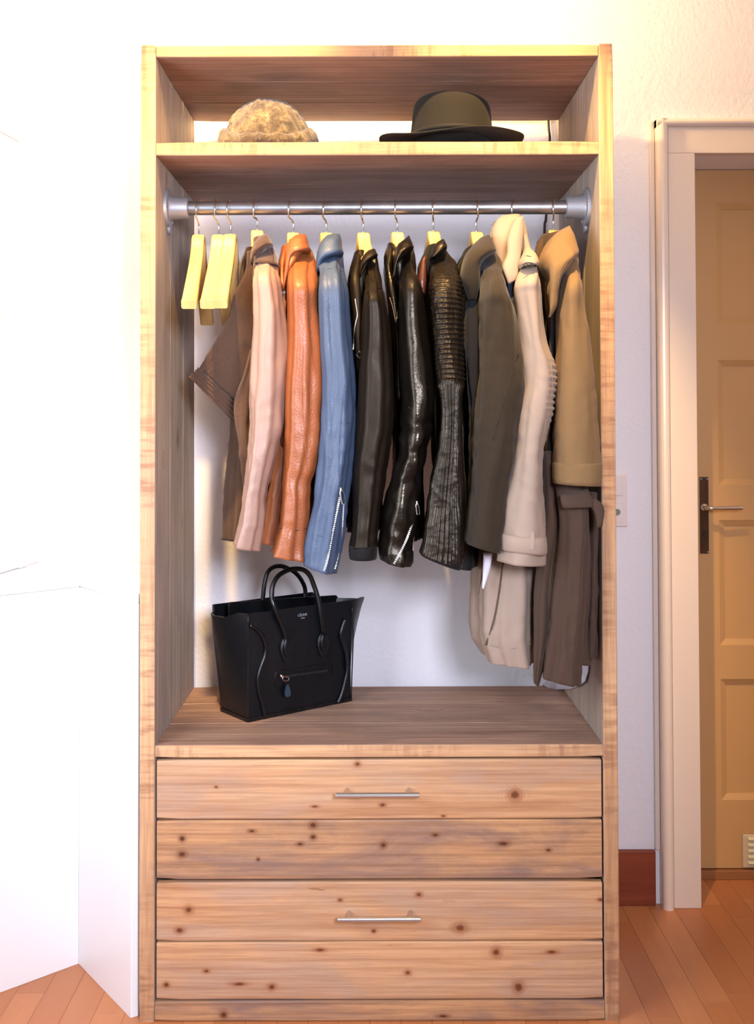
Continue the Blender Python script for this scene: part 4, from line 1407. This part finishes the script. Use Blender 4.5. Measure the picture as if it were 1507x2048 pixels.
# back of the raised collar, front lapel, epaulette
cb = Loft([(1000, 433, 1040, 430, 0.10, 0.02), (990, 446, 1048, 442, 0.10, 0.035), (984, 470, 1053, 466, 0.09, 0.045), (985, 495, 1056, 492, 0.08, 0.05), (994, 522, 1050, 515, 0.07, 0.04), (1003, 545, 1040, 535, 0.06, 0.03)], n=2.2, seed=76, folds=[(0.004, 5, 1, 1, 0.2)], wr=0.01, wall=0.003)
lpart('collar_back', cb, M_BEIGE, g)
lp = Loft([(1027, 440, 1046, 434, 0.035, 0.018), (1019, 455, 1047, 450, 0.025, 0.018), (1012, 480, 1044, 478, 0.01, 0.018), (1012, 510, 1039, 508, -0.005, 0.016), (1004, 533, 1035, 530, -0.02, 0.014), (1009, 552, 1032, 550, -0.03, 0.012), (1016, 569, 1028, 562, -0.035, 0.008)], n=2.6, seed=77, wr=0.004, folds=[(0.0015, 3, 1, 1, 0.2)])
lo = lpart('lapel', lp, M_BEIGE, g)
ga = at(1018, 521, -0.030)
ep = Loft([(1046, 499, 1058, 497, 0.02, 0.02), (1045, 505, 1067, 506, 0.01, 0.03), (1042, 514, 1071, 514, -0.02, 0.045), (1037, 526, 1076, 526, -0.045, 0.045), (1040, 537, 1073, 534, -0.05, 0.045)], n=2.4, seed=78, wall=0.002)
eo = lpart('epaulette', ep, M_BEIGE, g)
seam(ep, [(1047, 512), (1057, 512), (1069, 515)], 0.0006, M_STITCH, eo)
c = at(1057, 529.5, -0.05)
mb = MB()
Yb = ep.depth(1057, 529) - 0.002
ring = [at(1057 + 11 * math.cos(a), 529.5 + 4.2 * math.sin(a), Yb) for a in (2 * math.pi * k / 24 for k in range(25))]
mb.tube(ring, 0.0011, 6)
for dx_ in (-4, 4):
    mb.tube([at(1057 + dx_ + 2.4 * math.cos(a), 529.5 + 1.6 * math.sin(a), Yb) for a in (2 * math.pi * k / 10 for k in range(11))], 0.0006, 5)
o = link('button_emblem', mb.mesh('button_emblem', True), M_STITCH)
sub(o, eo)

# ---- 9 khaki coat
g = garment('trench_coat', 1130, 1370, 'long khaki and taupe coat with wide collar and turned cuff beside the right panel', 'coat')
lf = Loft([(1076, 480, 1120, 470, 0.15, 0.08), (1072, 510, 1138, 510, 0.16, 0.11), (1078, 560, 1145, 560, 0.17, 0.12), (1092, 700, 1150, 700, 0.17, 0.12), (1096, 830, 1152, 830, 0.17, 0.12), (1086, 880, 1158, 880, 0.17, 0.12), (1082, 960, 1166, 960, 0.14, 0.12), (1077, 1100, 1176, 1100, 0.11, 0.12), (1072, 1240, 1176, 1240, 0.11, 0.12), (1076, 1300, 1178, 1312, 0.11, 0.12)], folds=[(0.006, 5, 0.4, 0.7, 0.6), (0.003, 11, 0, -1, 0.5)], wr=0.012, seed=81)
bo = lpart('skirt_back', lf, M_COATBR, g)
fr = Loft([(1104, 950, 1172, 950, -0.02, 0.04), (1112, 1040, 1176, 1040, -0.02, 0.045), (1104, 1150, 1173, 1150, -0.02, 0.045), (1093, 1268, 1167, 1268, -0.02, 0.045), (1080, 1352, 1161, 1370, -0.02, 0.042)], folds=[(0.004, 5, 2.0, 0.9, 0.4), (0.002, 9, 0, -1, 0.5)], wr=0.01, seed=82)
fo = lpart('skirt_front', fr, M_COATBR, g)
fr2 = Loft([(1082, 905, 1106, 900, 0.0, 0.02), (1084, 980, 1114, 990, 0.0, 0.02), (1080, 1060, 1118, 1050, 0.0, 0.022), (1074, 1150, 1106, 1150, 0.0, 0.022), (1070, 1268, 1094, 1268, 0.0, 0.02), (1069, 1330, 1083, 1330, 0.0, 0.018), (1069, 1368, 1075, 1372, 0.0, 0.01)], folds=[(0.003, 4, 2.0, 0.9, 0.4)], wr=0.006, seed=83)
f2 = lpart('front_placket', fr2, M_COATBR, g)
seam(fr, [(1117, 1049), (1112, 1100), (1105, 1151), (1099, 1210), (1093, 1268), (1078, 1352)], 0.0008, M_COATBR, fo)
bk = Loft([(1168, 985, 1192, 985, 0.03, 0.03), (1172, 1100, 1193, 1100, 0.03, 0.03), (1168, 1200, 1192, 1200, 0.03, 0.03), (1165, 1314, 1190, 1312, 0.03, 0.03)], folds=[(0.003, 4, 1, 1, 0.3)], seed=84)
lpart('rear_panel', bk, M_COATBR, g)
srow = [(1110, 492, 1140, 470), (1114, 510, 1150, 505), (1120, 535, 1153, 535), (1121, 575, 1159, 575), (1116, 622, 1165.5, 622), (1114, 678, 1175, 678), (1111, 746, 1182, 746), (1109, 813, 1191, 813), (1107, 870, 1196.5, 870), (1107, 926, 1199, 926), (1107, 963, 1199, 970)]
lf = Loft(shoulder(srow, d=0.06), folds=[(0.003, 3, 0.9, 0.6, 0.2)], wr=0.007, seed=85)
sl = lpart('sleeve', lf, M_KHAKI, g)
cu = Loft([(1105.5, 925, 1200, 925, -0.05, 0.063), (1105, 932, 1201, 934, -0.05, 0.065), (1105.5, 966, 1200.5, 971, -0.05, 0.064)], n=2.3, seed=86, wall=0.004)
lpart('turned_cuff', cu, M_KHAKI, g)
cl = Loft([(1112, 466, 1138, 452.5, 0.05, 0.02), (1100, 478, 1144, 468, 0.03, 0.04), (1088, 497, 1152, 490, 0.01, 0.05), (1080, 518, 1157, 508, -0.01, 0.06), (1082, 537, 1148, 522, -0.03, 0.06), (1091, 560, 1126, 550, -0.05, 0.045), (1094, 590, 1117, 590, -0.06, 0.03), (1095, 620, 1113, 614, -0.065, 0.02), (1096, 636, 1101, 634, -0.065, 0.01)], n=2.7, seed=87, wr=0.006, folds=[(0.002, 3, 1, 1, 0.2)])
co = lpart('collar', cl, M_KHAKI, g)
seam(cl, [(1156, 513), (1136, 525), (1120, 548), (1114, 580), (1111, 612), (1097, 634)], 0.0012, M_KHAKI, co, 'piping')
bl = Loft([(1082, 470, 1098, 466, 0.12, 0.012), (1070, 495, 1090, 497, 0.10, 0.012), (1070, 520, 1088, 530, 0.08, 0.012)], seed=88)
lpart('far_lapel', bl, M_COATBR, g)
dk = Loft([(1100, 600, 1114, 600, 0.01, 0.015), (1098, 700, 1113, 700, 0.01, 0.015), (1098, 830, 1108, 830, 0.01, 0.015), (1092, 900, 1106, 900, 0.01, 0.015)], seed=89)
lpart('lining', dk, cloth('dark_lining', srgb(34, 34, 40), 0.8), g, 'near-black lining showing between front and sleeve')
bt = Loft([(1120, 990, 1176, 978, -0.075, 0.01), (1122, 1004, 1186, 1000, -0.08, 0.01), (1126, 1016, 1190, 1014, -0.08, 0.01)], n=2.4, seed=90, wr=0.003)
lpart('belt', bt, M_COATBR, g)
bt = Loft([(1178, 1000, 1188, 996, -0.075, 0.006), (1182, 1012, 1202, 1006, -0.08, 0.006), (1190, 1030, 1208, 1022, -0.08, 0.006), (1194, 1056, 1204, 1052, -0.08, 0.005)], n=2.4, seed=91)
lpart('belt_end', bt, M_COATBR, g)

# ------------------------------------------------------------------ white board leaning behind the last coat
pl = [(1052, 1268, .42), (1051, 1300, .44), (1060, 1330, .46), (1073, 1352, .47), (1083, 1369, .478), (1097, 1376, .478), (1112, 1378.5, .47), (1140, 1378, .36), (1158, 1372, .22), (1168, 1364, .15), (1174, 1345, .125), (1175.5, 1320, .12), (1175.5, 1270, .12)]
front = [at(a, b, c) for a, b, c in pl]
mb = MB()
off_ = Vector((0.004, 0.008, 0.0))
n = len(front)
mb.v += [tuple(p) for p in front] + [tuple(p + off_) for p in front]
cen = sum(front, Vector()) / n
mb.v += [tuple(cen), tuple(cen + off_)]
for k in range(n):
    j = (k + 1) % n
    mb.f += [(k, j, n + j, n + k), (2 * n, j, k), (2 * n + 1, n + k, n + j)]
o = link('plastic_board', mb.mesh('plastic_board'), M_WHITEP)
tag(o, 'white round-cornered plastic board standing behind the long khaki coat', 'board')

# ------------------------------------------------------------------ handbag
SZ = ze1
O = atz(495.5, 1445, SZ)
Rr = atz(701, 1402, SZ)
U = (Rr - O)
BWd = U.length
U.normalize()
Wv = Vector((-U.y, U.x, 0))
BH = 0.251


def bp(u, w, z):
    return O + U * u + Wv * w + Vector((0, 0, z))


def bpx(px, py, w):
    """photo pixel on the bag's plane at depth w behind the front face"""
    d = ray(px, py)
    nrm = Wv
    t = ((O + Wv * w) - EYE).dot(nrm) / d.dot(nrm)
    return EYE + d * t


bag = empty('handbag', tuple(bp(BWd / 2, 0.09, 0)), 'black grained leather handbag with winged sides and two looped handles', 'bag')
DW = 0.165
n = 14
rings = []
NZ = 18
for i in range(NZ + 1):
    v = i / NZ
    z = BH * v
    DV = 0.120 + (DW - 0.120) * min(1.0, v * 1.3)
    s3 = DV / DW
    k = v ** 1.6
    ring = []
    fl = [(u, 0.0) for u in np.linspace(0, BWd, 9)]
    ring += [(u, -0.004 * math.sin(math.pi * u / BWd) * math.sin(math.pi * v)) for u, _ in fl]
    # right wing
    for (a, w) in ((0.30, 0.006), (0.75, 0.02), (1.0, 0.045), (0.9, 0.075), (0.45, 0.11), (0.15, 0.14)):
        ring.append((BWd + 0.078 * a * k, w * s3))
    ring += [(u, DV) for u in np.linspace(BWd, 0, 9)]
    for (a, w) in ((0.35, 0.14), (0.75, 0.12), (1.0, 0.09), (0.8, 0.055), (0.4, 0.025)):
        ring.append((-0.040 * a * k, w * s3))
    rings.append([bp(u, w, z - (0.012 * k * (1.0 if w > 0.03 and (u < -0.001 or u > BWd + 0.001) else 0.0))) for u, w in ring])
mb = MB()
inner = []
for r in reversed(rings[6:]):
    c = sum(r, Vector()) / len(r)
    inner.append([c + (p - c) * 0.975 + Vector((0, 0, 0.0)) for p in r])
mb.grid(rings + inner)
bb = part('body', mb, M_BAG, bag, smooth=True)
md = bb.modifiers.new('es', 'EDGE_SPLIT')
md.split_angle = 0.75
# base plate
mb = MB()
b_ = [bp(-0.003, -0.003, 0.0), bp(BWd + 0.003, -0.003, 0.0), bp(BWd + 0.003, 0.123, 0.0), bp(-0.003, 0.123, 0.0)]
mb.grid([[tuple(p) for p in b_], [tuple(p + Vector((0, 0, 0.010))) for p in b_]])
part('base', mb, M_BAGTRIM, bag, bevel=0.002)
# upright inner top panel
pa, pb = bpx(457, 1205, 0.105), bpx(676, 1190, 0.105)
za_ = SZ + 0.16
mb = MB()
pts = [Vector((pa.x, pa.y, za_)), Vector((pb.x, pb.y, za_)), pb + Vector((0, 0, -0.006)), pb - U * 0.006, pa + U * 0.006, pa + Vector((0, 0, -0.006))]
mb.grid([[tuple(p) for p in pts], [tuple(p + Wv * 0.006) for p in pts]])
part('top_panel', mb, M_BAGTRIM, bag, bevel=0.0012)
# handles
def bcurve(pts, w, r, name, mat, n=6, rn=12):
    P = []
    for (x_, y_), ww in zip(pts, w if isinstance(w, (list, tuple)) else [w] * len(pts)):
        P.append(tuple(bpx(x_, y_, ww)))
    return part(name, MB().tube([Vector(p) for p in cr(P, n)], r, rn), mat, bag, smooth=True)
bcurve([(572, 1281), (568, 1262), (556, 1232), (547, 1210), (543, 1190), (545.5, 1170), (556, 1152), (574, 1141), (591, 1137.5), (607, 1140), (619, 1151), (627, 1170), (635, 1195), (641, 1228), (646, 1266)],
       [-0.008, -0.010, -0.012, -0.008, 0.0, 0.004, 0.006, 0.006, 0.006, 0.006, 0.004, 0.0, -0.006, -0.010, -0.008], 0.0058, 'handle', M_BAGTRIM)
bcurve([(524, 1215), (525.5, 1195), (529, 1165), (535, 1145), (545, 1135), (560, 1132), (576, 1137), (592, 1147), (604, 1163), (610, 1180), (609, 1205)], 0.112, 0.0055, 'handle', M_BAGTRIM)
# handle base patches
def patch(cx_, cy_, hw, hh, w0, name, mat, thick=0.0022, drop=0.35, lip=True):
    c = bpx(cx_, cy_, w0)
    ring = []
    for k in range(28):
        a = 2 * math.pi * k / 28
        x_ = math.cos(a) * hw * (1 - 0.35 * max(0, -math.sin(a)))
        z_ = math.sin(a) * hh
        ring.append((x_, z_))
    mb = MB()
    mb.grid([[tuple(c + U * a + Vector((0, 0, b)) + Wv * 0.001) for a, b in ring], [tuple(c + U * a + Vector((0, 0, b)) - Wv * thick) for a, b in ring], [tuple(c + U * a * 0.75 + Vector((0, 0, b * 0.8)) - Wv * thick * 1.9) for a, b in ring]])
    return part(name, mb, mat, bag, smooth=False, bevel=0.0005, seg=1), c
for (cx_, cy_) in ((571.5, 1299), (645, 1290)):
    patch(cx_, cy_, 0.0165, 0.031, -0.006, 'handle_tab', M_BAGTRIM)
    patch(cx_, cy_ - 4, 0.0075, 0.022, -0.010, 'handle_anchor', M_BAG, 0.003)
# curved piping
bcurve([(500, 1251), (511, 1257), (523, 1270), (531, 1290), (530, 1310), (522, 1332), (516, 1355), (517, 1380), (524, 1406), (530, 1433)], -0.005, 0.0042, 'piping', M_BAGTRIM)
bcurve([(690, 1238), (684, 1255), (681, 1272), (686, 1290), (692, 1310), (694, 1339), (690, 1362), (683, 1388), (675, 1406)], -0.005, 0.0042, 'piping', M_BAGTRIM)
# edges stitching line by the front corners and the wing edges
bcurve([(496, 1232), (496, 1300), (496, 1380), (496, 1440)], -0.0015, 0.0016, 'edge_piping', M_BAGTRIM)
bcurve([(704, 1212), (706, 1270), (704, 1330), (702, 1398)], -0.0015, 0.0016, 'edge_piping', M_BAGTRIM)
# pocket with zip
fr_ = [(551, 1343), (551, 1376), (664, 1350), (664, 1327)]
bcurve([(551, 1376), (551, 1345), (600, 1336), (664, 1328), (664, 1352)], -0.004, 0.0008, 'pocket_seam', M_BAGTRIM, n=2)
P = [bpx(565, 1353.5, -0.006), bpx(653, 1341, -0.006)]
mb = MB()
L = (P[1] - P[0]).length
t = (P[1] - P[0]).normalized()
k = 0
s_ = 0.0
while s_ < L:
    c = P[0] + t * s_
    for dz in (0.0015, -0.0015):
        q = c + Vector((0, 0, dz))
        b = len(mb.v)
        for ww in (0.001, -0.001):
            for (a_, b2) in ((-.0008, -.0012), (.0008, -.0012), (.0008, .0012), (-.0008, .0012)):
                mb.v.append(tuple(q + t * a_ + Vector((0, 0, b2)) + Wv * ww))
        mb.f += [tuple(b + i_ for i_ in f) for f in ((0, 3, 2, 1), (4, 5, 6, 7), (0, 1, 5, 4), (1, 2, 6, 5), (2, 3, 7, 6), (3, 0, 4, 7))]
    s_ += 0.0028
zo = part('zipper', mb, plain('gunmetal', srgb(96, 98, 104), 0.35, 0.9), bag)
c0 = bpx(563, 1352, -0.010)
mb = MB()
mb.tube([c0 - U * 0.004, c0 + U * 0.003], 0.0042, 10)
ring = [bpx(571 + 6.5 * math.cos(a), 1357.5 + 4.6 * math.sin(a), -0.013) for a in (2 * math.pi * k / 16 for k in range(17))]
mb.tube(ring, 0.0013, 6)
o = part('zip_pull', mb, plain('pale_gold', srgb(214, 196, 186), 0.25, 1.0), bag, smooth=True)
o['label'] = 'pale gold ring zip pull'
ct = bpx(574, 1381, -0.010)
ring = []
for k in range(24):
    a = 2 * math.pi * k / 24
    ring.append((math.cos(a) * 0.0095 * (0.72 - 0.28 * math.sin(a)) / 0.8, math.sin(a) * 0.0165))
mb = MB()
mb.grid([[tuple(ct + U * a + Vector((0, 0, b))) for a, b in ring], [tuple(ct + U * a + Vector((0, 0, b)) - Wv * 0.002) for a, b in ring]])
to = part('leather_tag', mb, leather('blue_black_tag', srgb(48, 68, 84), 0.35), bag)
mb = MB().tube([ct + U * a + Vector((0, 0, b)) - Wv * 0.002 for a, b in ring + ring[:1]], 0.0011, 6)
part('tag_piping', mb, M_BAGTRIM, to)
def text_part(body, size, c, mat, parent, ux, name='lettering'):
    cu_ = bpy.data.curves.new(name, 'FONT')
    cu_.body = body
    cu_.size = size
    cu_.align_x = 'CENTER'
    cu_.align_y = 'CENTER'
    cu_.extrude = 0.0003
    tmp = bpy.data.objects.new('tmp', cu_)
    COL.objects.link(tmp)
    dg = bpy.context.evaluated_depsgraph_get()
    me = bpy.data.meshes.new_from_object(tmp.evaluated_get(dg))
    bpy.data.objects.remove(tmp)
    up = Vector((0, 0, 1))
    nz = ux.cross(up)
    M = Matrix((ux, up, nz)).transposed().to_4x4()
    M.translation = c
    me.transform(M)
    me.name = name
    me.materials.clear()
    o = link(name, me, mat)
    adopt(o, parent)
    return o
text_part('CÉLINE', 0.0085, bpx(604.5, 1230, -0.0035), M_TEXT, bag, U)
text_part('PARIS', 0.0045, bpx(605.5, 1236.3, -0.0035), M_TEXT, bag, U)

# ------------------------------------------------------------------ hats
def hat_pt(c, rx, ry, th, r, z):
    return Vector((c.x + rx * r * math.cos(th), c.y + ry * r * math.sin(th), z))


SHZ = zs1
# black felt hat
hc = at(902, 260, 0.150)
root = empty('felt_hat', (hc.x, 0.150, SHZ), 'black felt hat with a wide wavy brim on the right half of the top shelf', 'hat')
NU = 72
ztop_ = at(902, 202, 0.150).z
zbr = SHZ + 0.037
rings = []
prof = [(1.0, 0.0), (0.985, 0.12), (0.965, 0.3), (0.945, 0.5), (0.925, 0.7), (0.89, 0.85), (0.82, 0.95), (0.70, 0.995), (0.50, 0.96), (0.25, 0.86), (0.02, 0.82)]
prof = cr(prof, 3)
for q in prof:
    r, v = q
    ring = []
    for k in range(NU):
        th = 2 * math.pi * k / NU
        z = zbr + (ztop_ - zbr) * v
        # pinch dent along y on top, front dip
        if v > 0.7:
            z -= 0.004 * math.cos(th) * (v - 0.7) / 0.3
            z += 0.010 * (abs(math.cos(th)) ** 2) * max(0, 0.8 - r) * 1.2
        ring.append(Vector((hc.x + 0.0975 * r * math.cos(th) + 0.0015 * (v), 0.150 + 0.108 * r * math.sin(th), z)))
    rings.append(ring)
mb = MB()
mb.grid(rings)
part('crown', mb, M_FELT, root, smooth=True)
rings = []
nr = 14
def brim_z(th, f):
    # f 0 at the crown, 1 at the edge
    c, s_ = math.cos(th), math.sin(th)
    edge = 0.009 * c * c - 0.018 * max(0, -s_) ** 1.5 - 0.034 * max(0, s_) ** 1.5
    edge += 0.012 * math.exp(-((th - math.radians(288)) / 0.55) ** 2) - 0.004 * math.exp(-((th - math.radians(235)) / 0.35) ** 2)
    return edge * f ** 1.3
for i in range(nr + 1):
    f = i / nr
    ring = []
    for k in range(NU):
        th = 2 * math.pi * k / NU
        rx = 0.094 + (0.168 - 0.094) * f
        ry = 0.104 + (0.160 - 0.104) * f
        z = zbr + 0.001 + brim_z(th, f)
        ring.append(Vector((hc.x + rx * math.cos(th), 0.150 + ry * math.sin(th), max(z, SHZ + 0.0035))))
    rings.append(ring)
th_ = 0.0026
low = [[p - Vector((0, 0, th_)) for p in r] for r in reversed(rings)]
mb = MB()
mb.grid(rings + low, cap0=False, cap1=False)
part('brim', mb, M_FELT, root, smooth=True)
bandr = []
for v in (0.015, 0.02, 0.10, 0.11):
    bandr.append([Vector((hc.x + (0.0988 if v in (0.02, 0.10) else 0.0970) * math.cos(2 * math.pi * k / NU), 0.150 + (0.1095 if v in (0.02, 0.10) else 0.1075) * math.sin(2 * math.pi * k / NU), zbr + 0.004 + (ztop_ - zbr) * v)) for k in range(NU)])
mb = MB()
mb.grid(bandr, cap0=False, cap1=False)
part('hat_band', mb, cloth('black_band', srgb(30, 27, 24), 0.7), root, smooth=True)

# fur hat
fc = at(536, 260, 0.135)
root = empty('fur_hat', (fc.x, 0.135, SHZ), 'mottled beige and brown crimped fur hat on the left half of the top shelf', 'hat')
zt_ = at(536, 201, 0.135).z
NU, NV = 160, 60
rings = []
for i in range(NV + 1):
    v = i / NV
    ph = v * math.pi / 2
    rxy = math.cos(ph) ** 0.85 if v < 1 else 0.01
    z0 = SHZ + 0.004 + (zt_ - SHZ - 0.006) * math.sin(ph) ** 0.95
    ring = []
    for k in range(NU):
        th = 2 * math.pi * k / NU
        x_, y_ = 0.104 * max(rxy, 0.01) * math.cos(th), 0.108 * max(rxy, 0.01) * math.sin(th)
        # crimps: vertical waves wandering sideways, broken up by noise
        nn = noise.noise((x_ * 26, y_ * 26, z0 * 20))
        crimp = math.sin(th * 26 + 5 * noise.noise((x_ * 14, y_ * 14, z0 * 30)) + 2 * v) * (0.6 + 0.4 * noise.noise((x_ * 30, y_ * 30, z0 * 30)))
        d = 0.0022 * crimp * min(1, (1 - v) * 2.2) + 0.003 * nn + 0.0012 * noise.noise((x_ * 220, y_ * 220, z0 * 220))
        # ridge seam along the crown, left of the middle
        d += 0.003 * math.exp(-((x_ + 0.018) / 0.006) ** 2) * (v > 0.35)
        nv = Vector((math.cos(th) * math.cos(ph), math.sin(th) * math.cos(ph), math.sin(ph) + 0.05)).normalized()
        ring.append(Vector((fc.x + x_, 0.135 + y_, z0)) + nv * d)
    rings.append(ring)
mb = MB()
mb.grid(rings)
part('crown', mb, M_FUR, root, smooth=True)
# turned-up fur brim: high at the sides, low in front
NU2, NR = 140, 20
rings = []
for i in range(NU2):
    th = 2 * math.pi * i / NU2
    c, s_ = math.cos(th), math.sin(th)
    hgt = 0.0115 + 0.019 * abs(c) ** 4
    tw = 0.008 + 0.010 * abs(c) ** 4
    cxr, cyr = 0.098, 0.112
    ring = []
    for j in range(NR):
        a = 2 * math.pi * j / NR
        rr_ = tw * math.cos(a)
        zz_ = hgt * math.sin(a)
        px_, py_, pz_ = (cxr + rr_) * c, (cyr + rr_) * s_, SHZ + hgt + 0.003 + zz_
        d = 0.0030 * noise.noise((px_ * 60, py_ * 60, pz_ * 40)) + 0.0014 * noise.noise((px_ * 220, py_ * 220, pz_ * 160))
        ring.append(Vector((fc.x + px_ + d * c, 0.135 + py_ + d * s_, max(SHZ + 0.001, pz_ + d))))
    rings.append(ring)
rings.append(rings[0])
mb = MB()
mb.grid(rings, cap0=False, cap1=False)
part('turned_up_brim', mb, M_FUR, root, smooth=True)
